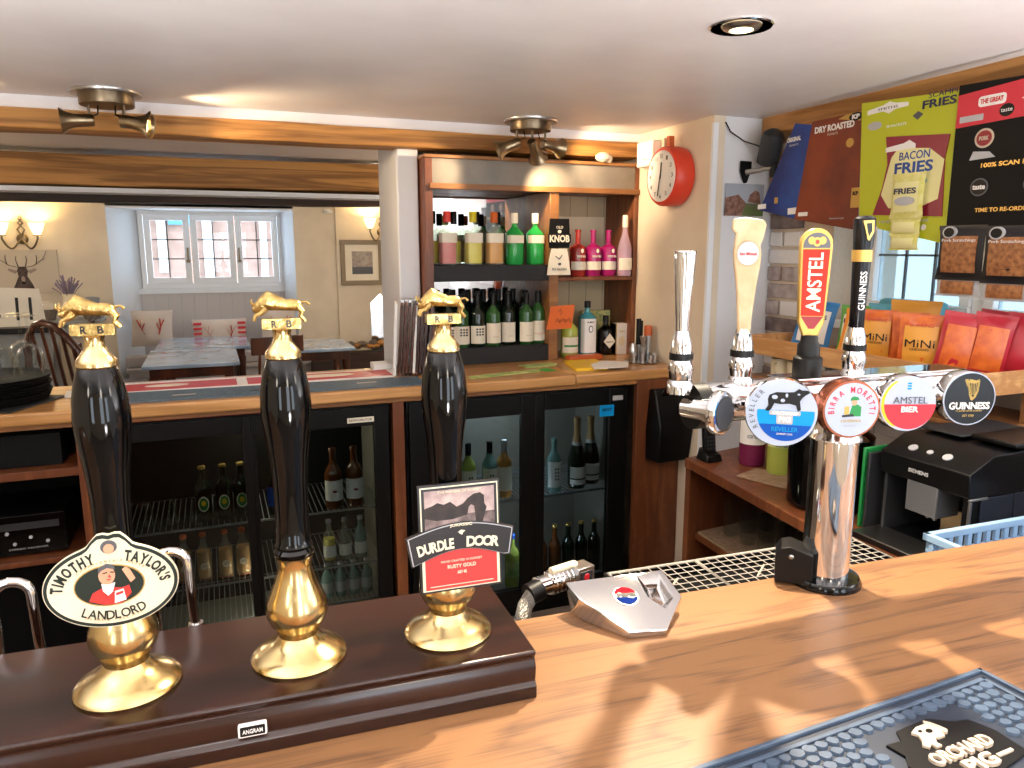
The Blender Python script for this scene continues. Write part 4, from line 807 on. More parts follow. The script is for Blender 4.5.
m = MB(o_); m.box(.46, .565, 2.895, 2.901, .972, .992, 'label'); m.text('REFRIGERATOR', .512, .982, .09, .009, 'black', 2.8945); part('sticker', t, m, 'cream sticker on the door frame')
t, o_ = cooler(.70, 1.735, 'black cooler with sparkling wine behind glass doors on the right', [(.71, 1.27, .86, 1.205, .945), (1.27, 1.73, 1.315, 1.635, .955)], shelves=(.545,))
m = MB(o_); m.box(1.585, 1.655, 2.893, 2.900, .905, .955, 'lensblue'); m.text('BEST', 1.62, .935, .05, .014, 'navy', 2.8925, bold=.02); m.box(1.65, 1.70, 2.893, 2.900, .975, .995, 'lightgrey'); part('sticker', t, m, 'blue and white energy sticker')
m = MB(o_); m.lathe([(.012, 0), (.012, .003)], 'steel', TR(1.55, 2.899, .10) @ RX(90), 16); part('door_lock', t, m)
for nm, x, y, z, e, c in (('cooler_light', .12, 3.12, .94, 5, (1, .85, .6)), ('cooler_light', .12, 2.97, .32, 2, (1, .85, .6)), ('cooler_light', 1.2, 3.1, .93, 4, (.75, .88, 1)), ('cooler_light', 1.25, 2.96, .40, 1.6, (.75, .88, 1))): lamp(nm, 'POINT', (x, y, z), e, c, shadow_soft_size=.03)
def ob(m, r): m.prism(ell(0, .075, .020, .030, 16), -r - .001, -r + .004, 'label'); m.prism(ell(0, .075, .016, .025, 16), -r - .0015, -r + .004, 'green'); m.prism(ell(0, .078, .009, .012, 10), -r - .002, -r + .004, 'yellow')
for i, x in enumerate((-.085, -.01, .055)):
    bottle('ale_bottle', ('dark ale bottle with oval yellow label, %s in the left cooler' % ('left', 'middle', 'right')[i]), 'bottle', 'ale bottles in the left cooler', .22, .031, .012, .60, .80, 'gdark', 'gold', (.01, .02, 'black'), None, cap0=.95, loc=(x, 3.03, .602), labparts=ob)
def j2(m, r): m.prism(ell(0, .06, .014, .014, 14), -r - .001, -r + .004, 'label'); m.text('J2O', 0, .06, .018, .011, 'liqjuice', -r - .0012, bold=.02)
for i, x in enumerate((-.17, -.10, -.02, .045)):
    bottle('juice_bottle', 'orange juice bottle with round label, %s of four in the left cooler' % ('leftmost', 'second', 'third', 'rightmost')[i], 'bottle', 'juice bottles in the left cooler', .19, .028, .011, .60, .78, 'gclear', 'orange', (.01, .02, 'orange'), ('liqjuice', .6), cap0=.92, loc=(x, 3.03, .362), labparts=j2)
for i, x in enumerate((-.32, -.24, -.16)):
    m = MB(); m.lathe([(.03, 0), (.038, .10), (.036, .10), (.028, .006), (0, .006)], 'wglass', n=20, cap=False); solo('glass_jar', 'empty glass jar, %s in the left cooler door' % ('leftmost', 'middle', 'rightmost')[i], 'jar', m, (x, 3.02, .602), group='glass jars in the left cooler')
for i, x in enumerate((.18, .235)):
    bottle('cider_bottle', 'blue labelled cider bottle behind the middle hand pump, %s one' % ('left', 'right')[i], 'bottle', 'cider bottles in the left cooler', .23, .030, .012, .58, .80, 'gdark', 'navy', (.15, .5, 'blue' if i == 0 else 'liqyel'), None, cap0=.94, loc=(x, 3.02, .602))
def sm(m, r): m.prism(ell(0, .075, .010, .005, 10), -r - .001, -r + .004, 'darkred')
for i, x in enumerate((.41, .495)):
    bottle('fruit_cider_bottle', 'amber bottle with white label, %s in the sliding door cooler' % ('left', 'right')[i], 'bottle', 'fruit ciders in the left cooler', .25, .036, .013, .55, .78, 'gamber', 'brown', (.14, .48, 'labelwhite'), None, cap0=.94, loc=(x, 3.0, .602), labparts=sm)
for i, x in enumerate((.385, .45, .515)):
    bottle('mixer_bottle', 'small mixer bottle with white label, %s on the middle wire shelf' % ('yellow left one', 'clear centre one', 'green tinted right one')[i], 'bottle', 'mixer bottles in the left cooler', .18, .026, .010, .58, .80, 'gclear' if i < 2 else 'gteal', 'silverfoil', (.12, .40, 'labelwhite'), ('liqyel', .55) if i == 0 else None, cap0=.92, loc=(x, 3.02, .362))
for i, x in enumerate((.37, .425, .48, .535)):
    bottle('tonic_bottle', 'little tonic bottle, %s of four on the cooler floor' % ('first from left', 'second from left', 'third from left', 'last')[i], 'bottle', 'tonic bottles on the cooler floor', .15, .024, .010, .58, .80, 'gteal', 'silverfoil', (.15, .45, 'lightgrey'), None, cap0=.92, loc=(x, 3.02, .202))
# right cooler
def chk2(m, r):
    for a in range(2):
        for b in range(4): m.box(-.010 + a*.012, -.004 + a*.012, -r - .001, -r + .003, .06 + b*.016, .068 + b*.016, 'black')
bottle('white_wine_bottle', 'clear white wine bottle with tall spotted label beside the sparkling wine', 'bottle', None, .25, .034, .012, .58, .80, 'gteal', 'gteal', (.10, .58, 'labelwhite'), None, cap0=.94, loc=(1.408, 3.0, .547), labparts=chk2)
def champ(x, y, H, l):
    t = thing('sparkling_wine_bottle', l, 'bottle', (x, y, .547), 0, 'sparkling wine in the right cooler')
    part('glass', t, MB().lathe([(.04, 0), (.043, .01), (.043, .36*H), (.041, .42*H), (.030, .56*H), (.020, .66*H), (.015, .75*H), (.014, .85*H)], 'gdark', n=24))
    part('foil', t, MB().lathe([(.0225, .63*H), (.021, .67*H), (.0155, .75*H), (.015, .92*H), (.017, .94*H), (.017, H*.99), (.012, H)], 'foil', n=20), 'pale gold neck foil')
    part('collar', t, MB().lathe([(.0265, .59*H), (.0225, .655*H)], 'silverfoil', n=20, cap=False)); m = MB(); sleeve(m, .043, .06*H, .31*H, 'labelwhite', -160, -20); sleeve(m, .0435, .13*H, .15*H, 'black', -160, -20); part('label', t, m)
champ(1.535, 3.02, .335, 'dark sparkling wine bottle with gold neck foil, left in the right cooler'); champ(1.628, 3.06, .325, 'dark sparkling wine bottle with gold neck foil, nearer the energy sticker')
for i, (x, mt) in enumerate(((1.00, 'glime'), (1.10, 'gteal'), (1.17, 'liqjuice'))):
    bottle('wine_bottle', ('lime tinted wine bottle in the right cooler, furthest left', 'wine bottle with spotted label behind the black divider', 'slim pale bottle beside the door divider of the right cooler')[i], 'bottle', 'wine bottles in the right cooler', .26, .035, .012, .58, .80, mt, 'black' if i < 2 else 'silverfoil', (.12, .55, 'label'), None, cap0=.80, loc=(x, 3.02, .547), labparts=chk2 if i < 2 else None)
for i, x in enumerate((1.36, 1.43, 1.50, 1.57, 1.64)):
    bottle('beer_bottle', 'brown bottle on the floor of the right cooler, %s' % ('leftmost', 'second', 'third', 'fourth', 'rightmost')[i], 'bottle', 'beer bottles in the right cooler', .25, .031, .012, .55, .80, 'gamber' if i < 2 else 'gdark', 'gold', None, None, cap0=.95, loc=(x, 3.03, .116))
bottle('soft_drink_bottle', 'lime green soft drink bottle leaning near the black door divider', 'bottle', None, .25, .034, .012, .60, .82, 'glime', 'blue', (.2, .5, 'leaf'), None, cap0=.92, loc=(1.20, 3.0, .116))
m = MB(); m.box(-.33, .10, -.01, .01, 0, .022, 'purple'); solo('purple_folder', 'purple folder lying on top of the right cooler', 'folder', m, (1.22, 2.93, 1.036), bevel=.003)
m = MB(); m.box(-.14, .14, -.01, .01, 0, .008, 'lightgrey'); m.box(-.1, .12, -.015, 0, .008, .012, 'lensblue'); solo('plastic_sleeves', 'crumpled clear plastic sleeves beside the purple folder', 'papers', m, (1.49, 2.93, 1.036), bevel=.002)
m = MB(); m.box(-.19, .26, -.008, .008, 0, .005, 'red'); m.box(-.19, .26, -.005, .02, .006, .022, 'navy'); solo('red_edged_runner', 'navy and red folded runner stored on top of the left cooler', 'bar mat', m, (-.10, 2.925, 1.036), bevel=.001)
# ---------------- bottle cap catcher ----------------
t = thing('cap_catcher', 'black bottle opener with cap catcher box screwed to the end panel', 'bottle opener', (1.905, 2.868, .69))
m = MB(); m.loft([[(-.095, 0, 0), (.095, 0, 0), (.088, -.085, .0), (-.078, -.085, .0)], [(-.098, 0, .15), (.1, 0, .15), (.092, -.105, .16), (-.085, -.105, .16)], [(-.085, 0, .33), (.09, 0, .33), (.080, -.03, .335), (-.072, -.03, .335)]], 'black'); part('box', t, m, bevel=.006)
m = MB(); m.prism(rrect(-.045, .055, .27, .335, .02), -.045, -.02, 'blackgloss'); part('opener_plate', t, m, bevel=.004); m = MB(); m.lathe([(.009, 0), (.009, .006), (.004, .009)], 'steel', TR(.0, -.045, .315) @ RX(90), 14); part('screw', t, m, 'steel screw')
# ---------------- left open cupboard ----------------
t = thing('stereo_receiver', 'black hi-fi receiver on the lower left shelf', 'hi-fi', (-.80, 3.05, .581))
m = MB(); m.box(-.30, .26, -.11, .2, .01, .15, 'black'); m.box(-.30, .26, -.112, -.11, .01, .15, 'blackgloss'); part('case', t, m, bevel=.003)
m = MB(); m.box(-.05, .24, -.114, -.112, .10, .125, 'darkgrey'); part('display', t, m)
for i, (x, z) in enumerate(((-.09, .08), (.0, .085), (.08, .09), (-.07, .045), (.15, .07), (.10, .05), (.2, .05))):
    m = MB(TR(x, -.112, z) @ RX(90)); m.cyl(.006, 0, .005, 'lightgrey', n=12); part('button', t, m)
m = MB(); m.text('STEREO RECEIVER', .14, .03, .12, .006, 'lightgrey', -.1125); part('lettering', t, m)
t = thing('black_carton', 'black carton with white swirl logo on the upper left shelf', 'box', (-.80, 3.05, .901)); m = MB(); m.box(-.28, .27, -.10, .2, 0, .115, 'blackmatt'); m.box(-.29, .0, -.11, -.02, .115, .125, 'darkgrey'); part('carton', t, m, bevel=.002)
m = MB(); m.tube([(-.02, -.101, .075), (.0, -.101, .085), (.02, -.101, .078), (-.005, -.101, .06), (-.012, -.101, .035), (.01, -.101, .022), (.03, -.101, .022)], [.001, .004, .005, .004, .003, .004, .001], 'lightgrey', n=8, flat=.3); part('logo', t, m)
# swan neck taps behind the plinth
for x, l in ((-.290, 'chrome swan neck tap behind the plinth at the far left'), (-.100, 'chrome swan neck tap beside the oval cream clip')):
    m = MB(); y0 = 1.08; pts = [(0, 0, -.3), (0, 0, .07)] + [(.0 + .022 * (1 - math.cos(a)), 0, .085 + .020 * math.sin(a)) for a in [PI * k / 8 for k in range(9)]] + [(.046, 0, .02), (.048, 0, -.01)]
    m.tube(pts, .0065, 'chrome', n=12); m.lathe([(.010, -.02), (.012, -.012), (.010, -.004)], 'chrome', TR(.048), 14)
    solo('swan_neck_spout', l, 'tap', m, (x, y0 if x < -.2 else 1.06, 1.12 if x < -.2 else 1.14), group='swan neck spouts')
# ================= RIGHT SIDE =================
# work shelf unit under the window
t = thing('work_shelf', 'brown wooden work shelf unit with a lower glass shelf under the window', 'shelves', (1.9, 1.6, 0))
def quad(m, pts, z0, z1, mt):
    n = len(pts); area = sum(pts[i][0]*pts[(i+1) % n][1] - pts[(i+1) % n][0]*pts[i][1] for i in range(n))
    if area < 0: pts = pts[::-1]
    m.add([(x, y, z0) for x, y in pts] + [(x, y, z1) for x, y in pts], [tuple(range(n))[::-1], tuple(range(n, 2*n))] + [(i, (i+1) % n, (i+1) % n + n, i + n) for i in range(n)], mt)
mat('pegrubber', 'a48a70', .7, col2='8a7058', nscale=60)
o_ = TR(-1.9, -1.6, 0)
m = MB(o_); quad(m, [(1.60, 2.26), (2.335, 2.40), (2.335, 1.12), (1.50, 1.12), (1.53, 1.55)], .845, .88, 'brown'); part('top_shelf', t, m, bevel=.003)
m = MB(o_); quad(m, [(1.655, 2.25), (2.33, 2.34), (2.33, 1.3), (1.60, 1.3)], .555, .58, 'brown'); part('lower_shelf', t, m, bevel=.002)
m = MB(o_); quad(m, [(1.66, 2.24), (2.3, 2.3), (2.3, 1.3), (1.61, 1.3)], .58, .588, 'pegrubber'); part('drip_liner', t, m, 'perforated pale shelf liner')
m = MB(o_); quad(m, [(1.62, 2.25), (2.33, 2.36), (2.33, 2.39), (1.62, 2.28)], 0, .845, 'brown'); part('side_panel', t, m, bevel=.002)
m = MB(o_); m.box(2.28, 2.33, 1.12, 2.3, 0, .84, 'beamdark'); part('back_board', t, m)
TG = []
r6 = random.Random(2)
for i in range(5):
    for j in range(3):
        x, y = 1.75 + j * .085, 2.16 - i * .095
        m = MB(); m.lathe([(.028, 0), (.036, .14), (.034, .14), (.027, .006), (0, .006)], 'wglass', n=20, cap=False)
        solo('beer_glass', 'tumbler standing among the beer glasses on the lower work shelf', 'glass', m, (x, y, .589), group='beer glasses on the lower work shelf')
# cordless phone
t = thing('cordless_phone', 'black cordless phone upright in its cradle on the work shelf', 'phone', (1.665, 2.20, .881))
m = MB(); m.loft([[(-.035, -.035, 0), (.035, -.035, 0), (.035, .035, 0), (-.035, .035, 0)], [(-.03, -.03, .025), (.03, -.03, .025), (.025, .03, .045), (-.025, .03, .045)]], 'black'); part('cradle', t, m, bevel=.004)
m = MB(TR(0, 0, .02) @ RX(-8)); m.box(-.024, .024, -.012, .012, 0, .15, 'black'); h = part('handset', t, m, bevel=.006)
for q in range(4):
    for p_ in range(3): m = MB(TR(0, 0, .02) @ RX(-8)); m.box(-.016 + p_ * .012, -.008 + p_ * .012, -.0135, -.012, .02 + q * .014, .028 + q * .014, 'darkgrey'); part('key', h, m)
def cor(m, r): m.text('cordial', 0, .115, .045, .018, 'grey', -r - .001, bold=.01)
bottle('cordial_bottle', 'dark berry cordial bottle with white label on the work shelf', 'bottle', 'cordial bottles on the work shelf', .29, .046, .016, .66, .82, 'gpurple', 'black', (.28, .58, 'labelwhite'), None, loc=(1.775, 2.10, .882), labparts=cor, rz=-35)
bottle('cordial_bottle', 'lime green cordial bottle with white label beside the black ice bucket', 'bottle', 'cordial bottles on the work shelf', .29, .046, .016, .66, .82, 'glime', 'white', (.35, .62, 'leaf'), None, loc=(1.785, 1.965, .882), labparts=cor, rz=-35)
m = MB(); m.box(-.09, .16, -.07, .06, 0, .008, 'pegrubber'); solo('cutlery_tray', 'low pale tray with small metal tools in front of the green cordial', 'tray', m, (1.72, 1.93, .8805), -70, bevel=.002)
t = thing('ice_bucket', 'large glossy black round ice bucket on the work shelf', 'ice bucket', (1.70, 1.665, .881))
part('body', t, MB().lathe([(.105, 0), (.115, .01), (.12, .20), (.118, .215), (.11, .215), (.105, .03), (0, .03)], 'blackgloss', n=48, cap=False)); part('lid', t, MB().lathe([(.122, .205), (.122, .222), (.10, .235), (0, .24)], 'blackgloss', n=48))
t = thing('chopping_boards', 'green edged chopping boards standing between ice bucket and coffee machine', 'boards', (1.74, 1.47, .881)); m = MB(); m.box(-.10, .10, .012, .020, 0, .23, 'green'); part('board', t, m, 'green board', bevel=.003)
m = MB(); m.box(-.10, .10, -.006, .002, 0, .22, 'darkgrey'); part('board', t, m, 'grey board', bevel=.003)
# coffee machine (front faces -x)
mat('cmblack', '08090c', .3, spec=.3); mat('cmside', '1a2230', .4)
M = TR() @ RZ(-90)     # local x -> -y world, local -y -> -x world
t = thing('coffee_machine', 'black bean to cup coffee machine with sloping top controls', 'coffee machine', (1.90, 1.30, .881), -90)
# local: x from -.14 (far, left in the picture) to .12 (near), y from -.24 (front) to .22
m = MB(); m.box(-.135, .115, -.06, .14, 0, .265, 'cmblack'); m.box(-.135, -.125, -.235, -.06, .01, .24, 'darkgrey'); m.box(.095, .115, -.235, -.06, .01, .20, 'cmblack'); part('body', t, m, bevel=.004)
m = MB(); m.loft([[(-.14, -.245, .175), (.118, -.245, .175), (.118, .15, .175), (-.14, .15, .175)], [(-.14, -.25, .235), (.118, -.25, .235), (.118, .15, .235), (-.14, .15, .235)], [(-.14, -.17, .275), (.118, -.17, .275), (.118, .15, .285), (-.14, .15, .285)]], 'cmblack'); h = part('head', t, m, bevel=.003)
m = MB(); m.text('SIEMENS', -.02, .205, .058, .010, 'lightgrey', -.2505, bold=.02); part('lettering', h, m)
for i, x in enumerate((-.07, -.02, .03)):
    m = MB(TR(x, -.215, .253) @ RX(27)); m.cyl(.012 if i != 1 else .008, 0, .003, 'lightgrey', n=16); part('button', h, m)
m = MB(); m.box(.0, .12, -.10, .13, .285, .298, 'cmblack'); m.box(-.13, -.01, -.12, .13, .285, .292, 'darkgrey'); part('bean_lid', t, m, bevel=.004)
m = MB(); m.box(-.055, .035, -.245, -.16, .095, .18, 'grey'); m.cyl(.006, -.02, 0, 'steel', TR(-.02, -.2, .095), 12); m.cyl(.006, -.02, 0, 'steel', TR(.0, -.2, .095), 12); part('coffee_spout', t, m, 'grey coffee spout', bevel=.003)
m = MB(); m.box(-.03, .06, -.14, -.05, .01, .10, 'bronze'); part('grounds_drawer', t, m, 'dark bronze coloured grounds drawer', bevel=.003)
m = MB(); m.box(-.15, .10, -.33, -.08, 0, .014, 'cmblack'); m.box(-.145, .095, -.328, -.22, .014, .017, 'steel'); part('drip_tray', t, m, bevel=.003)
m = MB(); m.box(.115, .119, -.08, .14, .01, .17, 'cmside'); m.box(.115, .119, -.20, -.085, .01, .17, 'cmside'); m.box(.116, .121, -.245, -.18, .168, .174, 'steel'); m.box(.114, .120, -.24, -.232, .0, .165, 'steel'); part('side_cover', t, m, bevel=.001)
# under-bar drip tray, wash basket
t = thing('drip_grid_tray', 'long black drip tray with white wire grids behind the bar', 'drip tray', (.99, 1.06, 1.0), BR)
x0, x1, y0, y1 = -.335, .255, -.075, .105
m = MB(); m.box(x0, x1, y0, y1, 0, .010, 'black'); m.box(x0, x1, y0, y0 + .006, 0, .038, 'black'); m.box(x0, x1, y1 - .006, y1, 0, .038, 'black'); m.box(x0, x0 + .006, y0, y1, 0, .038, 'black'); m.box(x1 - .006, x1, y0, y1, 0, .038, 'black'); m.box(x0 + .05, x1 - .05, y0 + .02, y1 - .02, -.10, 0, 'black'); part('tray', t, m, bevel=.002)
mat('wirewhite', 'a8a298', .4)
for k in range(3):
    a = x0 + .008 + k * .193; b = a + .189; m = MB(TR(0, 0, .037))
    m.tube([(a, y0 + .008, 0), (b, y0 + .008, 0), (b, y1 - .008, 0), (a, y1 - .008, 0)], .003, 'wirewhite', n=6, closed=True)
    for q in range(1, 9): m.tube([(a + q * .021, y0 + .008, 0), (a + q * .021, y1 - .008, 0)], .0010, 'wirewhite', n=5)
    for q in range(1, 8): m.tube([(a, y0 + .008 + q * .0205, 0), (b, y0 + .008 + q * .0205, 0)], .0010, 'wirewhite', n=5)
    m.tube([((a+b)/2 - .025, (y0+y1)/2 - .02, .001), ((a+b)/2 + .02, (y0+y1)/2 + .02, .001)], .002, 'wirewhite', n=5); part('wire_grid', t, m)
t = thing('under_bar_cabinet', 'dark under bar cabinet behind the serving bar', 'cabinet', (1.2, 1.05, 0), BR)
m = MB(); m.box(-.7, .20, -.06, .06, 0, .897, 'blackmatt'); part('body', t, m); m = MB(); m.box(.205, .44, -.12, .03, 0, .895, 'blackmatt'); part('body', t, m); 
mat('basket', '8fb0d0', .45)
t = thing('wash_basket', 'pale blue plastic glass washer basket behind the right end of the bar', 'basket', (1.60, 1.03, .897), -2)
m = MB(); a, b, c, d = -.175, .26, -.09, .075
m.box(a, b, c, d, 0, .006, 'basket')
for (p, q, r_, s_) in ((a, b, c, c + .008), (a, b, d - .008, d), (a, a + .008, c, d), (b - .008, b, c, d)): m.box(p, q, r_, s_, 0, .09, 'basket'); m.box(p - .003, q + .003, r_ - .003, s_ + .003, .118, .135, 'basket')
for k in range(15): x = a + .012 + k * .029; m.box(x - .007, x + .007, d - .010, d, .09, .120, 'basket'); m.box(x - .007, x + .007, c, c + .010, .09, .120, 'basket')
for k in range(6): y = c + .012 + k * .027; m.box(a, a + .008, y - .006, y + .006, .09, .12, 'basket'); m.box(b - .008, b, y - .006, y + .006, .09, .12, 'basket')
part('basket', t, m, bevel=.002)
m = MB()
for k in range(13): m.lathe([(.008, 0), (.003, .085)], 'basket', TR(a + .03 + k * .030, .03, .005), 8)
part('peg_row', t, m)
# snack shelf
t = thing('snack_shelf', 'pine snack shelf with a plank front holding crisp packets by the window', 'shelf', (2.15, 1.8, 1.12))
o_ = TR(-2.15, -1.8, -1.12)
m = MB(o_); m.box(1.97, 2.33, 1.40, 2.40, 1.246, 1.26, 'pine'); part('base_board', t, m)
m = MB(o_); m.box(1.955, 1.972, 1.40, 2.40, 1.246, 1.312, 'pine'); part('front_plank', t, m, bevel=.002); m = MB(o_); m.box(1.955, 2.33, 1.388, 1.40, 1.246, 1.312, 'pine'); part('end_plank', t, m, bevel=.002); m = MB(o_); m.box(1.955, 2.33, 2.40, 2.412, 1.246, 1.312, 'pine'); part('end_plank', t, m, bevel=.002)
m = MB(o_); m.lathe([(.009, 0), (.009, .001)], 'beamdark', TR(1.9545, 1.61, 1.278) @ RY(-90), 12); part('knot', t, m, 'dark round knot in the plank')
m = MB(o_); m.box(1.99, 2.33, 1.40, 2.42, 1.136, 1.15, 'shelfwood'); part('lower_board', t, m, bevel=.002)
for y in (1.41, 2.41): m = MB(o_); m.box(2.16, 2.33, y - .009, y + .009, .88, 1.246, 'shelfwood'); part('upright', t, m, bevel=.002)
# mugs
def mug(x, y, z, l, rz=0):
    t = thing('white_mug', l, 'mug', (x, y, z), rz, 'white mugs under the snack shelf')
    part('cup', t, MB().lathe([(.028, 0), (.036, .004), (.037, .075), (.034, .075), (.033, .006), (0, .006)], 'cream', n=24, cap=False)); m = MB(); m.tube([(-.035 - .022 * math.sin(PI*k/8), 0, .018 + .042 * (1 - math.cos(PI*k/8)) / 2) for k in range(9)], .0045, 'cream', n=8); part('handle', t, m)
mug(2.06, 2.30, 1.151, 'white mug with handle facing left, nearest the brick pier', 20); mug(2.06, 2.21, 1.151, 'white mug second from the brick pier under the snack shelf', 40); mug(2.15, 2.27, 1.151, 'white mug behind the two front mugs under the snack shelf', 10); mug(2.06, 2.12, 1.151, 'white mug third from the brick pier beside the black tap base', 30)
# crisp packets
def packet(x, y, z, w, h, rz, tilt, c1, c2, label, art=None, th=.022, lean=0, group='crisp packets on the snack shelf'):
    t = thing('crisp_packet', label, 'crisp packet', (x, y, z), rz, group)
    M = RY(lean) @ RX(tilt); m = MB(M); N = 14; rings = []
    prof = [(0, .0015, 1), (.06, .0015, 1), (.10, .35, .97), (.25, .85, .94), (.5, 1, .93), (.75, .8, .94), (.9, .35, .97), (.94, .0015, 1), (1, .0015, 1)]
    rr = random.Random(int(x * 1000 + y * 777))
    for (tz, d_, ww) in prof:
        ring = []
        for k in range(N):
            u = k / (N // 2) if k <= N // 2 else (N - k) / (N // 2); sgn = -1 if k <= N // 2 else 1
            xx = (-.5 + u) * w * ww; dd = th * d_ * math.sin(PI * u) ** .6 if d_ > .01 else .001; dd += rr.uniform(-.0015, .0015) if d_ > .1 else 0
            ring.append((xx, sgn * dd, tz * h))
        rings.append(ring)
    m.loft(rings, c1); b = part('bag', t, m)
    m = MB(M)
    def patch(x0, x1, z0, z1, mt, off=.0015, n=6):
        m.grid(lambda u, v: ((x0 + (x1 - x0) * u) * w, -(th * math.sin(PI * (.5 + x0 + (x1 - x0) * u)) ** .6 * max(.0, min(1, math.sin(PI * (z0 + (z1 - z0) * v)) * 1.05)) + off + .001), (z0 + (z1 - z0) * v) * h), n, n, mt)
    patch(-.36, .36, .14, .80, c2)
    if art: art(m, w, h, th)
    part('label', t, m)
    return t
mat('crblue', '2878b8', .35); mat('crwhite', 'e4e2dc', .4); mat('crgreen', '5aa048', .4); mat('crorange', 'e08a28', .35); mat('crtan', 'dcc08a', .4); mat('crred', 'b02030', .3); mat('crmini', 'd8702c', .3, col2='c05424', nscale=30); mat('crteal', '58a8c0', .4); mat('crgold', 'd89838', .35)
def pip(m, w, h, th): m.text('PIPERS', 0, .66*h, .62*w, .09*h, 'navy', -th - .003, bold=.02); m.text('CRISPS', 0, .50*h, .42*w, .05*h, 'grey', -th - .003)
def mini(m, w, h, th): m.text('MiNi', 0, .50*h, .62*w, .13*h, 'black', -th - .003); m.text('CHEDDARS', 0, .40*h, .4*w, .04*h, 'black', -th - .003); m.text('SHARING', 0, .81*h, .5*w, .06*h, 'clipred', -th*.6 - .004)
zp = 1.261
packet(2.16, 2.265, zp, .15, .195, -62, -14, 'crblue', 'crwhite', 'blue and white crisp packet at the left end of the snack shelf', pip, lean=6)
packet(2.20, 2.085, zp, .13, .185, -66, -12, 'crgreen', 'crwhite', 'green crisp packet behind the red tap handle', pip)
packet(2.24, 2.00, zp, .13, .195, -70, -10, 'crteal', 'crwhite', 'pale blue crisp packet behind the green one', None)
packet(2.10, 1.985, zp, .13, .18, -62, -16, 'crorange', 'crtan', 'tan and orange crisp packet left of the black tap handle', pip, lean=6)
packet(2.23, 1.87, zp + .0, .17, .215, -72, -8, 'crgold', 'crgold', 'large golden bag standing behind the orange cheddar packets', None)
packet(2.09, 1.885, zp, .12, .185, -60, -5, 'crmini', 'crgold', 'orange packet just right of the black tap handle', mini)
packet(2.13, 1.79, zp, .11, .182, -55, -5, 'crmini', 'crmini', 'plain backed orange packet between the two lettered ones', None)
packet(2.07, 1.695, zp, .135, .185, -58, -5, 'crmini', 'crgold', 'orange lettered packet next to the red packets', mini)
for i, (x, y) in enumerate(((2.09, 1.60), (2.25, 1.60), (2.14, 1.535), (2.22, 1.49))):
    packet(x, y, zp, .11, .200, -50, -6, 'crred', 'crred' if i % 2 else 'crmini', 'red crisp packet, %s of the red ones from the left' % ('first', 'second', 'third', 'last')[i], None, lean=8)
t = thing('blue_snack_box', 'pale blue rounded box behind the crisp packets on the sill', 'box', (2.40, 2.02, wz0 + .009)); m = MB(); m.box(-.03, .03, -.14, .13, 0, .10, 'crteal'); part('carton', t, m, bevel=.02); m = MB(); m.box(-.032, -.029, -.10, .10, .03, .07, 'labelwhite'); part('label', t, m)
# ---------------- hanging snack cards (planes facing -x) ----------------
def cardx(X_): return TR(X_, 0, 0) @ RZ(-90)       # local x = -world y, z = world z, front faces -x
mat('cardblue', '1c55b0', .4, col2='10246c', nscale=4); mat('cardbrown', '5a1c12', .4, col2='8a3a18', nscale=5); mat('cardyellow', 'bcc41e', .45); mat('cardblack', '08080a', .5, spec=.2); mat('baconred', '8a1a34', .35); mat('baconcream', 'ece8a8', .45); mat('fry', 'd8d468', .35, col2='e8e4a0', nscale=40)
def hung(name, label, cat, X_, quadpts, mt, group=None):
    cy = sum(p[0] for p in quadpts) / len(quadpts); top = max(p[1] for p in quadpts)
    t = thing(name, label, cat, (X_, cy, top), -90, group)
    m = MB(); P = [(-(y - cy), z - top) for y, z in quadpts]; m.prism(P, 0, .003, mt); part('backing_card', t, m); return t, cy, top
G = 'snack cards hanging on the beam'
t, cy, top = hung('snack_card', 'blue peanut snack card hung aslant in the corner', 'snack card', 2.175, [(2.435, 2.135), (2.335, 2.115), (2.395, 1.765), (2.615, 1.81)], 'cardblue', G)
M = RY(17); m = MB(TR(.01, 0, -.06) @ RY(-2)); m.text('ORIGINAL', 0, 0, .075, .018, 'white', -.001, bold=.04); m.text('PEANUTS', .0, -.022, .05, .008, 'lightgrey', -.001); m.box(-.20, -.15, -.001, 0, -.255, -.235, 'labelwhite'); m.box(-.02, .03, -.001, 0, -.29, -.265, 'labelwhite'); m.prism(rrect(-.10, -.08, -.24, -.215, .003), -.001, 0, 'gold'); part('lettering', t, m)
t, cy, top = hung('snack_card', 'dark red brown dry roasted peanut card between blue and yellow cards', 'snack card', 2.165, [(2.332, 2.125), (2.098, 2.125), (2.075, 1.715), (2.395, 1.765)], 'cardbrown', G)
m = MB(); m.text('DRY ROASTED', .005, -.035, .19, .024, 'white', -.001, bold=.04); m.text('PEANUTS', 0, -.058, .05, .009, 'logocream', -.001); m.prism([(.06, .0), (.127, .0), (.127, -.030), (.02, -.010)], -.0008, 0, 'gold'); m.prism(ell(.105, -.013, .032, .014, 20), -.0016, 0, 'black'); m.text('KP', .105, -.013, .035, .016, 'white', -.002, bold=.05); m.prism(ell(.085, -.10, .018, .016, 16), -.001, 0, 'gold'); m.prism(rrect(-.15, -.10, -.35, -.335, .002), -.001, 0, 'labelwhite'); m.box(.11, .15, -.001, 0, -.33, -.26, 'gold'); m.text('KP', .13, -.28, .025, .014, 'black', -.0015, bold=.04); m.text('Once they are gone', .05, -.365, .07, .008, 'lightgrey', -.0015); part('lettering', t, m)
t, cy, top = hung('snack_card', 'lime yellow bacon fries card with a large maroon packet picture', 'snack card', 2.155, [(2.09, 2.15), (1.718, 2.125), (1.715, 1.665), (2.06, 1.735)], 'cardyellow', G)
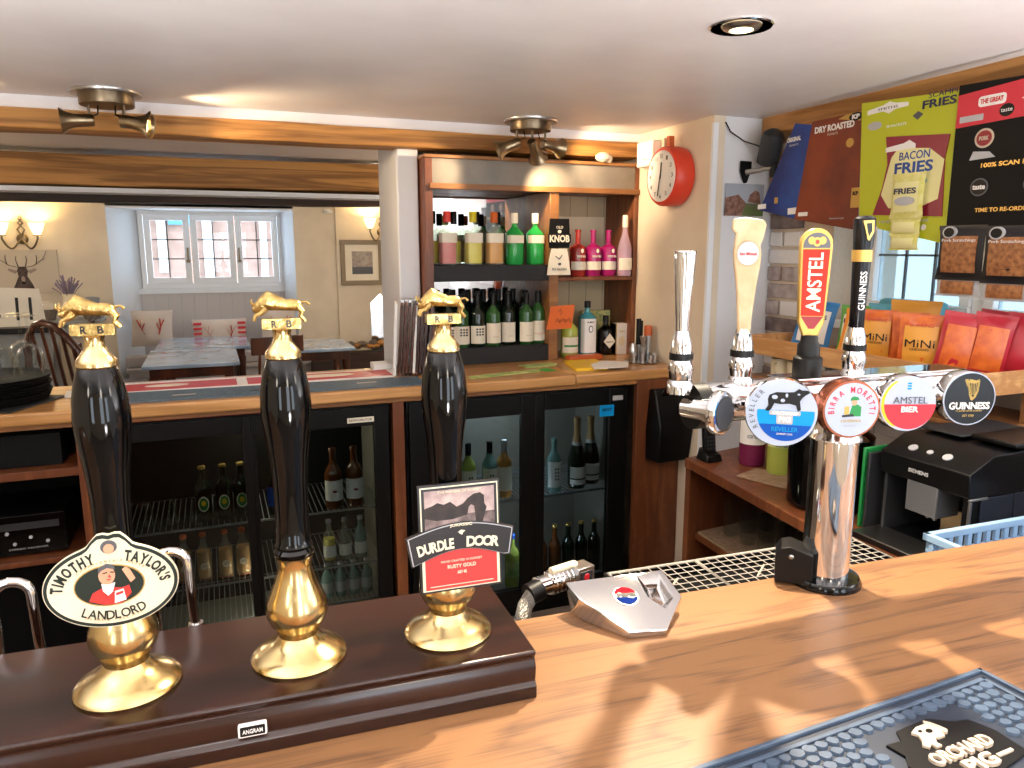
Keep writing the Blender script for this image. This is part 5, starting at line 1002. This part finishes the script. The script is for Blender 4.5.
m = MB(); m.prism([(-.165, -.03), (-.10, -.022), (-.075, -.014), (-.05, -.022), (.0, -.028), (.0, -.040), (-.05, -.042), (-.075, -.052), (-.10, -.042), (-.165, -.045)], -.001, 0, 'white'); m.text('SMITHS', -.08, -.034, .08, .008, 'grey', -.0015)
m.text('SCAMPI', .125, -.022, .10, .016, 'navy', -.0015); m.text('FRIES', .115, -.048, .12, .026, 'navy', -.0015, bold=.03); m.prism(ell(-.13, -.085, .03, .014, 14), -.001, 0, 'lightgrey'); m.text('30 PACKETS', -.04, -.095, .08, .008, 'labelwhite', -.0015); m.prism([(.02, -.075), (.04, -.063), (.06, -.075), (.04, -.09)], -.001, 0, 'grey')
m.prism([(-.075, -.128), (.165, -.150), (.155, -.22), (.165, -.40), (-.105, -.385), (-.075, -.30), (-.06, -.22)], -.004, 0, 'baconred'); m.prism([(-.045, -.20), (-.02, -.17), (.10, -.185), (.155, -.225), (.145, -.345), (.06, -.375), (-.04, -.365), (-.075, -.32)], -.0048, 0, 'baconcream')
m.prism([(-.07, -.165), (.0, -.158), (.02, -.150), (.045, -.165), (.045, -.178), (-.07, -.180)], -.0052, 0, 'labelwhite'); m.text('BACON', .045, -.200, .115, .026, 'cardblue', -.0054, bold=.01); m.text('FRIES', .045, -.238, .145, .036, 'cardblue', -.0054, bold=.03); m.prism(ell(.035, -.285, .065, .022, 24), -.0052, 0, 'crteal'); m.prism(ell(.035, -.285, .058, .017, 24), -.0056, 0, 'labelwhite')
m.text('TIME TO REORDER', .02, -.41, .20, .009, 'lightgrey', -.0015); 
for x in (-.09, .10): m.prism(ell(x, -.432, .010, .010, 14), -.001, 0, 'white')
part('printing', t, m, 'printed maroon packet with blue lettering')
def smallbag(loc, rz, w, h, c1, c2, label, group, art=None, tilt=0):
    return packet(loc[0], loc[1], loc[2], w, h, rz, tilt, c1, c2, label, art, th=.012, group=group)
def scf(m, w, h, th): m.text('FRIES', 0, .60*h, .66*w, .13*h, 'navy', -th - .003, bold=.03); m.prism(ell(0, .38*h, .3*w, .1*h, 18), -th - .003, -th - .001, 'lightgrey')
smallbag((2.135, 1.850, 1.748), -88, .125, .145, 'fry', 'baconcream', 'yellow fries packet topmost of the hanging three', 'hanging fries packets', scf)
smallbag((2.138, 1.852, 1.695), -88, .115, .052, 'fry', 'baconcream', 'yellow packet end showing in the middle of the hanging fries', 'hanging fries packets'); smallbag((2.138, 1.850, 1.645), -88, .110, .05, 'fry', 'baconcream', 'yellow packet end lowest of the hanging fries', 'hanging fries packets')
t, cy, top = hung('snack_card', 'black pork scratchings card with a red band at the top right corner', 'snack card', 2.14, [(1.705, 2.135), (1.28, 2.115), (1.22, 1.66), (1.702, 1.715)], 'cardblack', G)
m = MB(); x_ = lambda y: -(y - cy)
m.prism([(x_(1.704), -.030), (x_(1.28), -.005), (x_(1.275), -.115), (x_(1.704), -.125)], -.001, 0, 'lensred'); m.prism(rrect(-.16, -.075, -.075, -.045, .01), -.0015, 0, 'labelwhite'); m.text('THE GREAT', -.118, -.060, .07, .014, 'red', -.002, bold=.03); m.prism([(-.03, -.07), (.0, -.06), (.01, -.035), (.02, -.06), (.06, -.07), (.01, -.085)], -.0015, 0, 'labelwhite'); m.prism(ell(-.07, -.095, .022, .018, 18), -.0015, 0, 'black'); m.text('taste', -.07, -.095, .034, .009, 'labelwhite', -.002); m.prism(rrect(-.215, -.14, -.112, -.094, .002), -.0016, 0, 'lightgrey')
for cx in (-.13, .06): m.prism(ell(cx, -.165, .030, .028, 24), -.001, 0, 'logocream'); m.prism(ell(cx, -.165, .024, .022, 24), -.0015, 0, 'darkred'); m.text('PORK', cx, -.165, .03, .012, 'logocream', -.002, bold=.04); m.prism([(cx - .04, -.225), (cx - .03, -.200), (cx + .02, -.205), (cx + .04, -.222)], -.0015, 0, 'lightgrey')
m.text('100% SCAN FOR FREE PRIZES', .02, -.243, .30, .013, 'gold', -.0015, bold=.02)
for cx in (-.13, .03): m.prism(ell(cx, -.305, .028, .026, 24), -.001, 0, 'grey'); m.prism(ell(cx, -.305, .024, .022, 24), -.0013, 0, 'black'); m.text('taste', cx, -.305, .040, .014, 'labelwhite', -.0018, bold=.03)
m.text('TIME TO RE-ORDER MIDLAND SNACKS', .03, -.372, .33, .012, 'gold', -.0015, bold=.02); part('printing', t, m)
mat('porkbag', '1c1a1e', .35); mat('scratch', 'b07848', .5, col2='7a4a2c', nscale=70)
def psc(m, w, h, th): m.text('Pork Scratchings', 0, .72*h, .70*w, .07*h, 'labelwhite', -th*.9 - .003); m.prism(ell(-.22*w, .87*h, .14*w, .11*h, 18), -th - .001, -th*.3, 'lightgrey'); m.prism(ell(-.22*w, .87*h, .11*w, .085*h, 18), -th - .0015, -th*.3, 'black')
for i, (y, z) in enumerate(((1.625, 1.555), (1.475, 1.55), (1.33, 1.545))):
    packet(2.115, y, z, .150, .165, -86, 0, 'porkbag', 'scratch', 'black pork scratchings packet, %s of the hanging front row' % ('left one', 'middle one', 'right one')[i], psc, th=.014, group='hanging pork scratchings')
    packet(2.122, y + .003, z - .05, .145, .06, -86, 0, 'lightgrey', 'scratch', 'lower pork scratchings packet with silver bottom, %s' % ('at the left', 'in the middle', 'at the right')[i], None, th=.008, group='hanging pork scratchings')
# ---------------- clock, camera, photo, thermostat ----------------
mat('clockred', 'e0442c', .35)
t = thing('wall_clock', 'round white faced wall clock in a deep coral red case', 'clock', (XN - .002, 2.965, 1.970), -90)
m = MB(RX(90)); m.lathe([(.128, 0), (.131, .02), (.131, .075), (.122, .088), (.110, .090)], 'clockred', n=56); part('case', t, m)
m = MB(); m.prism(ell(0, 0, .112, .112, 56), -.0915, -.08, 'white'); part('face', t, m)
m = MB()
for k in range(12): a = PI * k / 6; m.text(str(12 if k == 0 else k), .088 * math.sin(a), .088 * math.cos(a), .014 if k not in (10, 11, 0) else .020, .018, 'grey', -.092)
part('numerals', t, m); m = MB(); m.box(-.003, .003, -.096, -.094, -.01, .060, 'black', RY(4)); part('hour_hand', t, m); m = MB(); m.box(-.0022, .0022, -.098, -.096, -.01, .088, 'black', RY(190)); part('minute_hand', t, m)
m = MB(); m.box(-.012, .012, -.06, -.035, .125, .175, 'orangecap'); m.box(-.045, -.03, -.06, -.035, .120, .17, 'cream'); part('hanging_bracket', t, m)
t = thing('security_camera', 'black dome hooded security camera on a steel wall bracket', 'security camera', (2.175, 2.715, 1.975))
m = MB(); m.prism([(-.035, .045), (.025, .045), (.025, .01), (.005, -.045), (-.012, -.048), (-.035, 0)], -.004, 0, 'black'); part('wall_plate', t, m, bevel=.002)
m = MB(); m.tube([(-.005, -.004, -.002), (.03, -.05, .005), (.055, -.10, .015)], [.012, .011, .012], 'steel', n=14); part('arm', t, m, 'steel arm'); m = MB(TR(.058, -.105, .0)); m.lathe([(.014, -.03), (.016, 0), (.012, .05)], 'black', n=18); part('joint', t, m)
m = MB(TR(.040, -.10, .098) @ RZ(-25) @ RX(30)); m.lathe([(.0, -.075), (.040, -.075), (.046, -.070), (.046, .03), (.040, .055), (.022, .068), (0, .07)], 'darkgrey', n=32, cap=False); part('housing', t, m); m = MB(TR(.040, -.10, .098) @ RZ(-25) @ RX(30)); m.lathe([(.0, -.078), (.034, -.078), (.036, -.0745)], 'blackgloss', n=32, cap=False); part('lens_face', t, m)
m = MB(); m.tube([(.02, -.09, .09), (-.05, -.04, .12), (-.10, -.01, .16), (-.12, .0, .20)], .003, 'black', n=8); part('cable', t, m)
mat('phsky', 'a8b0bc', .5); mat('phpig', 'a07868', .5, col2='6a4a40', nscale=60); mat('phgrass', '5a7a3a', .5, col2='6f6a50', nscale=60)
t = thing('farm_photo', 'unframed farm photograph pinned to the white wall below the camera', 'photo', (2.168, 2.714, 1.79))
m = MB(); m.box(-.098, .105, -.003, 0, 0, .135, 'phsky'); part('print', t, m); m = MB(); m.prism([(-.098, 0), (-.01, 0), (.01, .055), (-.03, .09), (-.098, .075)], -.0035, -.002, 'phpig'); m.prism([(-.01, 0), (.105, 0), (.105, .05), (.01, .055)], -.0036, -.002, 'phgrass'); m.prism([(.02, .06), (.09, .05), (.08, .10), (.06, .11), (.03, .09)], -.0038, -.002, 'phpig'); part('picture', t, m)
t = thing('thermostat_box', 'white plastic control box on the wall beside the shelving top', 'control box', (1.986, 3.18, 2.035), -90)
m = MB(); m.box(-.075, .065, -.035, .012, 0, .115, 'white'); part('case', t, m, bevel=.006); m = MB(); m.box(-.02, .02, -.0365, -.034, .03, .034, 'lightgrey'); part('slot', t, m)
m = MB(); m.ball(.03, 'wall', TR(0, 0, .018) @ SC(1.4, 1, .8), 10); m.ball(.02, 'wall', TR(.03, 0, .012), 10); solo('plaster_lump', 'pale crumbly lump resting on top of the shelving', 'stone', m, (1.78, 3.275, 2.062))
# ================= FAR DINING ROOM =================
def sconce(x, z, y, label, s=1):
    t = thing('wall_light', label, 'wall light', (x, y, z), 0, 'twin candle wall lights')
    m = MB(RX(90)); m.lathe([(.05, 0), (.05, .008), (.03, .03), (0, .035)], 'darkbronze', n=24, cap=False); part('back_plate', t, m)
    m = MB(); m.tube([(0, -.02, .03), (-.03, -.03, .09), (.02, -.03, .15), (-.015, -.03, .19), (0, -.03, .22)], .008, 'darkbronze', n=8); m.tube([(0, -.02, .03), (.03, -.03, .09), (-.02, -.03, .15), (.015, -.03, .19), (0, -.03, .22)], .008, 'darkbronze', n=8); part('twisted_stem', t, m)
    for sx in (-1, 1):
        m = MB(); m.tube([(0, -.03, 0)] + [(sx * (.02 + .12 * k / 8), -.06 - .05 * k / 8, -.02 - .07 * math.sin(PI * k / 8)) for k in range(1, 8)] + [(sx * .145, -.11, 0), (sx * .145, -.11, .03)], .009, 'darkbronze', n=8); m.cyl(.035, .03, .038, 'darkbronze', TR(sx * .145, -.11, 0), 16); part('arm', t, m)
        m = MB(TR(sx * .145, -.11, .04)); m.lathe([(.028, 0), (.05, .05), (.07, .11), (.066, .11), (.026, .004)], 'shadeglow', n=24, cap=False); part('glass_shade', t, m)
        lamp('wall_light_bulb', 'POINT', (x + sx * .145, y - .11, z + .11), 4.5, (1, .72, .38), shadow_soft_size=.03)
mat('shadeglow', 'fff0c8', .4, emit='ffe6a8', es=2.2)
sconce(-1.655, 1.74, YF, 'twin shaded wall light above the stag picture'); sconce(1.80, 1.83, YF - .06, 'twin shaded wall light above the small framed print')
mat('canvas', 'cfc3b0', .7); mat('stag', '5e4c46', .7, col2='3c2f2b', nscale=14); mat('stagl', 'a08e84', .7)
t = thing('stag_picture', 'canvas picture of a stag head with wide antlers on the far wall', 'picture', (-1.68, YF - .001, 1.22))
m = MB(); m.box(-.34, .30, -.03, 0, 0, .42, 'canvas'); part('canvas', t, m)
m = MB(); Y_ = -.032
m.prism([(-.12, 0), (-.07, .09), (-.04, .16), (.04, .16), (.075, .09), (.10, 0)], Y_, -.03, 'stag'); m.prism([(-.045, .22), (-.03, .26), (.03, .26), (.045, .22), (.03, .12), (.0, .085), (-.03, .12)], Y_ - .001, -.03, 'stag')
for s_ in (-1, 1):
    m.prism([(s_ * .04, .22), (s_ * .11, .245), (s_ * .12, .225), (s_ * .06, .19)], Y_, -.03, 'stagl')
    m.tube([(s_ * .02, Y_, .25), (s_ * .10, Y_, .27), (s_ * .18, Y_, .33), (s_ * .215, Y_, .41)], [.010, .009, .007, .004], 'stag', n=6, flat=.3); m.tube([(s_ * .03, Y_, .26), (s_ * .045, Y_, .32), (s_ * .04, Y_, .36)], [.007, .005, .003], 'stag', n=6, flat=.3)
    m.tube([(s_ * .12, Y_, .28), (s_ * .13, Y_, .34), (s_ * .125, Y_, .37)], [.006, .005, .003], 'stag', n=6, flat=.3); m.tube([(s_ * .17, Y_, .32), (s_ * .21, Y_, .34)], [.005, .003], 'stag', n=6, flat=.3); m.prism(ell(s_ * .022, .20, .007, .006, 8), Y_ - .002, -.03, 'black')
m.prism(ell(0, .105, .018, .014, 10), Y_ - .003, -.03, 'black'); m.prism(ell(0, .14, .016, .03, 10), Y_ - .002, -.03, 'stagl'); part('stag', t, m)
mat('framew', '8a7a62', .5); mat('print', 'b8aea4', .6, col2='8a807c', nscale=30)
t = thing('framed_print', 'small framed landscape print with a wide mount on the far right wall', 'picture', (1.57, YF - .061, 1.25))
m = MB(); frame_y(m, -.03, -.235, .235, 0, .495, .05, .03, 'framew'); part('frame', t, m, bevel=.004); m = MB(); m.box(-.19, .19, -.012, -.006, .045, .45, 'label'); part('mount', t, m); m = MB(); m.box(-.11, .12, -.014, -.011, .12, .37, 'print'); m.box(-.11, .12, -.0145, -.013, .12, .20, 'grey'); part('print', t, m)
m = MB(); m.lathe([(.045, 0), (.05, .02), (.03, .04)], 'white', n=16); o = solo('ceiling_sensor', 'small white alarm sensor high in the far corner', 'sensor', m, (1.22, YF - .06, 2.03))
# console table against the far wall
mat('greypaint', '8f9290', .6)
t = thing('console_table', 'grey painted console table against the far left wall', 'table', (-1.5, 7.75, 0))
m = MB(); m.box(-.65, .55, -.2, .25, .98, 1.02, 'greypaint'); part('tabletop', t, m, bevel=.006); m = MB(); m.box(-.6, .50, -.17, .22, .86, .98, 'greypaint'); part('apron', t, m)
for x in (-.58, .46):
    for y in (-.15, .19): m = MB(); m.box(x, x + .045, y, y + .045, 0, .86, 'greypaint'); part('leg', t, m)
mat('wicker', '7a6e60', .8, col2='5a5048', nscale=50, bump=.5, bscale=60)
t = thing('vase_of_lavender', 'pale jug vase with purple grey lavender on the console table', 'vase', (-1.20, 7.72, 1.02))
part('jug', t, MB().lathe([(.05, 0), (.065, .02), (.06, .12), (.045, .2), (.055, .23), (.05, .23), (.04, .2), (0, .19)], 'cream', n=24, cap=False)); m = MB(); r7 = random.Random(4)
mat('lav', '8d7f92', .8)
for k in range(46):
    a, b = r7.uniform(0, 2 * PI), r7.uniform(.02, .13); h = r7.uniform(.34, .42) - b * .5; m.tube([(.02 * math.cos(a), .02 * math.sin(a), .19), (b * .6 * math.cos(a), b * .6 * math.sin(a), .19 + (h - .19) * .6), (b * math.cos(a), b * math.sin(a), h)], [.002, .004, .006], 'lav', n=5)
part('lavender', t, m); m = MB(); m.tube([(.055, 0, .18), (.09, 0, .16), (.09, 0, .09), (.06, 0, .06)], .007, 'cream', n=8); part('handle', t, m)
t = thing('lidded_basket', 'dark wicker basket with cream cloth top on the console table', 'basket', (-1.44, 7.72, 1.02)); m = MB(); m.lathe([(.11, 0), (.135, .10), (.13, .10)], 'wicker', SC(1.1, .8, 1), 28); part('basket', t, m); m = MB(); m.lathe([(.135, .10), (.13, .14), (.08, .165), (0, .17)], 'canvas', SC(1.1, .8, 1), 28); part('cloth', t, m)
t = thing('rope_wrapped_jar', 'small dark jar wrapped in cord beside the lavender jug', 'jar', (-1.03, 7.72, 1.02)); m = MB(); m.lathe([(.065, 0), (.07, .02), (.07, .15)], 'wicker', n=20); part('jar', t, m); m = MB(); m.lathe([(.072, .15), (.075, .19), (.03, .20)], 'greypaint', n=20); part('lid', t, m)
# letter board cards standing nearer
t = thing('table_number_sign', 'leaning white sign card with black letters and 11', 'sign', (-1.30, 6.2, 1.10)); 
m = MB(RX(-6)); m.prism([(-.42, .0), (.18, .01), (.15, .27), (-.42, .30)], 0, .01, 'label'); part('card', t, m); m = MB(RX(-6)); m.text('E', -.12, .14, .055, .14, 'black', -.001, bold=.01); m.text('11', .05, .13, .10, .16, 'black', -.001, bold=.01); part('lettering', t, m)
t = thing('sideboard', 'dark low sideboard carrying the white number sign', 'sideboard', (-1.45, 6.25, 0)); m = MB(); m.box(-.4, .35, -.05, .25, .0, 1.06, 'greypaint'); part('body', t, m, bevel=.005); m = MB(); m.box(-.45, .35, -.12, .28, 1.06, 1.10, 'black'); part('top', t, m, bevel=.005)
# tables
mat('tabletop', 'b0c4da', .18, coat=.5, col2='8ba3bd', nscale=6)
def table(x0, x1, y0, y1, label, group='dining tables by the window'):
    t = thing('dining_table', label, 'table', ((x0 + x1) / 2, (y0 + y1) / 2, 0), 0, group); w, d = (x1 - x0) / 2, (y1 - y0) / 2
    m = MB(); m.box(-w, w, -d, d, .72, .75, 'tabletop'); part('tabletop', t, m, 'pale reflecting tabletop', bevel=.006); m = MB(); m.box(-w + .05, w - .05, -d + .05, d - .05, .64, .72, 'chairwood'); part('apron', t, m)
    for sx in (-1, 1):
        for sy in (-1, 1): m = MB(); m.lathe([(.035, 0), (.03, .1), (.04, .3), (.03, .5), (.042, .64)], 'chairwood', TR(sx * (w - .08), sy * (d - .08), 0), 12); part('leg', t, m)
table(-.55, .17, 6.35, 7.35, 'pale topped dining table in front of the window seat'); table(-.52, .30, 7.42, 8.3, 'pale topped dining table pushed against the window seat'); table(.45, 1.2, 6.9, 7.7, 'dining table hidden partly behind the middle hand pump')
# window seat and cushions
m = MB(); m.box(rx0 + .1, rx1 + .25, 8.28, YF + .43, 0, .42, 'panelling'); m.box(rx0 + .08, rx1 + .3, 8.24, YF + .43, .42, .46, 'panelling'); struct('trim_14', m, .006)
mat('cush', 'd8cec6', .8, col2='cfc4ba', nscale=6); mat('deer', 'b8423c', .8)
def cushion(x, z, w, h, rz, label, stripes=False):
    t = thing('cushion', label, 'cushion', (x, 8.40, z), rz, 'deer print cushions on the window seat')
    M = RX(-12); m = MB(M); n = 8
    def P(u, v, s_): k = (math.sin(PI * u) * math.sin(PI * v)) ** .5 if 0 < u < 1 and 0 < v < 1 else 0; return ((u - .5) * w * (1 - .06 * math.sin(PI * v)), s_ * .07 * k, (v * (1 - .0) + .0) * h + (.02 * h * (abs(u - .5) * 2) ** 2 * (1 if v > .5 else -1)))
    m.grid(lambda u, v: P(u, v, -1), n, n, 'cush'); m.grid(lambda u, v: P(1 - u, v, 1), n, n, 'cush'); part('pad', t, m)
    m = MB(M)
    for s_ in (-1, 1):
        for bx, bz in ((.16, .0),) if not stripes else ((.14, .0),):
            q = lambda X, Z: (X * w, -.075 - .001, Z * h)
            m.tube([q(.03 + s_ * bx, .30), q(s_ * (.08 + bx), .5), q(s_ * (.06 + bx), .75)], .008, 'deer', n=5, flat=.3); m.tube([q(s_ * (.07 + bx), .5), q(s_ * (.16 + bx), .72)], .007, 'deer', n=5, flat=.3); m.tube([q(s_ * (.05 + bx), .42), q(s_ * (-.02 + bx), .62)], .006, 'deer', n=5, flat=.3)
    part('antler_print', t, m)
    if stripes:
        m = MB(M)
        for s_ in (-1, 1):
            for k in range(5): m.box(s_ * .40 * w - .04, s_ * .40 * w + .04, -.055, -.03, (.12 + k * .17) * h, (.2 + k * .17) * h, 'lensred')
        part('striped_edge', t, m)
cushion(-.60, .55 + .12, .40, .36, -8, 'tall cream cushion with red antler print at the left of the window seat'); cushion(.05, .62, .54, .30, 0, 'wide low cushion with antler print and red striped ends', True); cushion(.65, .65, .38, .37, 6, 'cream cushion with red antler print at the right of the window seat')
m = MB(); m.box(-.85, .9, -.06, .06, 0, .12, 'panelling'); o = solo('seat_pad', 'long grey bench pad along the window seat', 'seat pad', m, (0, 8.36, .461), bevel=.02)
# chairs
def chair(x, y, rz, label, hoop=False, s=1):
    t = thing('dining_chair', label, 'chair', (x, y, 0), rz, 'dark wooden dining chairs'); t.scale = (s, s, s)
    m = MB(); m.prism(rrect(-.21, .21, -.20, .20, .08), 0, .035, 'chairwood', TR(0, 0, .43) @ RX(-90)); part('seat', t, m, bevel=.006)
    for sx in (-1, 1):
        for sy in (-1, 1): m = MB(); m.tube([(sx * .15, sy * .15, .43), (sx * .19, sy * .19, 0)], [.02, .015], 'chairwood', n=8); part('leg', t, m)
    if hoop:
        m = MB(); m.tube([(-.20, .18, .46)] + [(-.20 * math.cos(PI * k / 12) * (1 - .0), .18 + .10 * math.sin(PI * k / 12), .62 + .40 * math.sin(PI * k / 12)) for k in range(13)] + [(.20, .18, .46)], .016, 'chairwood', n=10); part('hoop_back', t, m)
        for k in range(6): xx = -.13 + k * .052; m = MB(); m.tube([(xx, .18, .46), (xx * 1.1, .27, .62 + .38 * math.sqrt(max(0, 1 - (xx / .2) ** 2)))], .008, 'chairwood', n=6); part('spindle', t, m)
    else:
        m = MB(); m.loft([[(xx, .24 + .03 * math.cos(PI * (xx / .4)) + dy, z) for dy, z in ((-.012, .82), (.012, .82), (.012, .96), (-.012, .96))] for xx in (-.22, -.15, -.08, 0, .08, .15, .22)], 'chairwood'); part('top_rail', t, m, bevel=.006)
        for k in range(5): xx = -.16 + k * .08; m = MB(); m.lathe([(.010, 0), (.013, .1), (.009, .2), (.014, .28), (.009, .37)], 'chairwood', TR(xx, .19, .465) @ RX(-10), 8); part('spindle', t, m)
chair(-.62, 4.85, 140, 'tall hoop backed wooden chair behind the tray stack', True, 1.24)
chair(-.68, 6.20, -80 + 180, 'wooden chair at the left of the dining table, nearest the counter'); chair(-.66, 6.78, -85 + 180, 'wooden chair at the left of the dining table, middle of the row'); chair(-.72, 7.40, -85 + 180, 'wooden chair at the left, closest to the window seat', s=1.08)
chair(.38, 6.45, 200, 'wooden chair behind the middle hand pump')
# mirror leaning by the pillar
t = thing('wall_mirror', 'narrow pointed arch mirror on the far right wall', 'mirror', (1.79, YF - .062, .95)); m = MB(); o2 = [(-.14, -.5), (.06, -.5), (.05, .10), (-.03, .20), (-.14, .10)]; m.prism(o2, -.02, 0, 'chrome'); part('glass', t, m)
m = MB(); r8 = random.Random(8)
for k in range(60): m.ball(r8.uniform(.03, .05), 'wicker' if k % 3 else 'beam', TR(-.55 + .02 * k, r8.uniform(-.05, .05), r8.uniform(.0, .05)) @ SC(1.2, 1, .8), 8)
o = solo('log_pile', 'low rough heap of cut logs against the far right wall', 'logs', m, (1.55, 8.25, .575)); m = MB(); m.box(-.6, .65, -.12, .12, 0, .52, 'beamdark'); solo('log_bench', 'dark low bench under the log heap', 'bench', m, (1.55, 8.25, 0))
# ================= CEILING LIGHTS =================
def spotlight_bar(cx, cy, zc, heads, label, tube_s=1):
    t = thing('ceiling_spotlight', label, 'ceiling light', (cx, cy, zc), 0, 'bronze ceiling spotlight clusters')
    part('ceiling_rose', t, MB().lathe([(.115, -.012), (.118, -.008), (.118, 0)], 'steel', n=40)); part('base_ring', t, MB().lathe([(.088, -.048), (.090, -.044), (.090, -.012)], 'darkbronze', n=40))
    for (x, y, az, el) in heads:
        m = MB(); m.tube([(x, y, -.045), (x, y, -.095)], .005, 'darkbronze', n=8); s = part('stem', t, m)
        M = TR(x, y, -.10) @ RZ(az) @ RY(90 - el); m = MB(M)
        m.lathe([(0, -.015), (.017, -.015), (.021, -.008), (.022, .03), (.024, .05), (.030, .070), (.042, .084), (.045, .090), (.038, .088), (.026, .06), (0, .055)], 'bronze', n=24, cap=False); part('spot_head', t, m)
        m = MB(M); m.lathe([(0, .0), (.024, .0), (.024, .002)], 'bulb', TR(0, 0, .072), 18); part('bulb', t, m)
        m = MB(); m.tube([(x * .5, y * .5, -.045), (x * .5, y * .5 - .02, -.08), (x * .9, y * .9 + .01, -.085), (x, y, -.10)], .0025, 'black', n=6); part('cable', t, m)
        d = M.to_3x3() @ Vector((0, 0, 1)); p = Vector((cx, cy, zc)) + (M @ Vector((0, 0, .10)))
        lamp('spot_light', 'SPOT', p, 14, WARM, p + d, spot_size=R(85), spot_blend=.8, shadow_soft_size=.02)
    return t
mat('bulb', 'fff2d0', .3, emit='ffe2a8', es=3)
spotlight_bar(1.335, 3.12, ZC, [(-.065, 0, 165, -22), (.0, -.02, 45, -38), (.07, 0, 15, -5)], 'bronze ceiling spotlight cluster in front of the bottle shelves')
spotlight_bar(-.305, 3.14, ZC, [(-.06, 0, 185, -5), (.05, 0, 0, 0), (.055, -.03, -15, -12)], 'bronze ceiling spotlight cluster at the left above the counter')
t = thing('recessed_downlight', 'recessed round chrome downlight in the ceiling near the top right', 'ceiling light', (1.275, 1.64, ZC)); part('trim_ring', t, MB().lathe([(.075, -.006), (.078, -.003), (.078, 0), (.05, 0)], 'chrome', n=40, cap=False)); m = MB(); m.lathe([(.050, -.002), (.045, -.008), (.03, -.012)], 'steel', n=32, cap=False); part('reflector', t, m); m = MB(); m.lathe([(0, -.012), (.03, -.012)], 'bulb', n=24, cap=False); part('bulb', t, m)
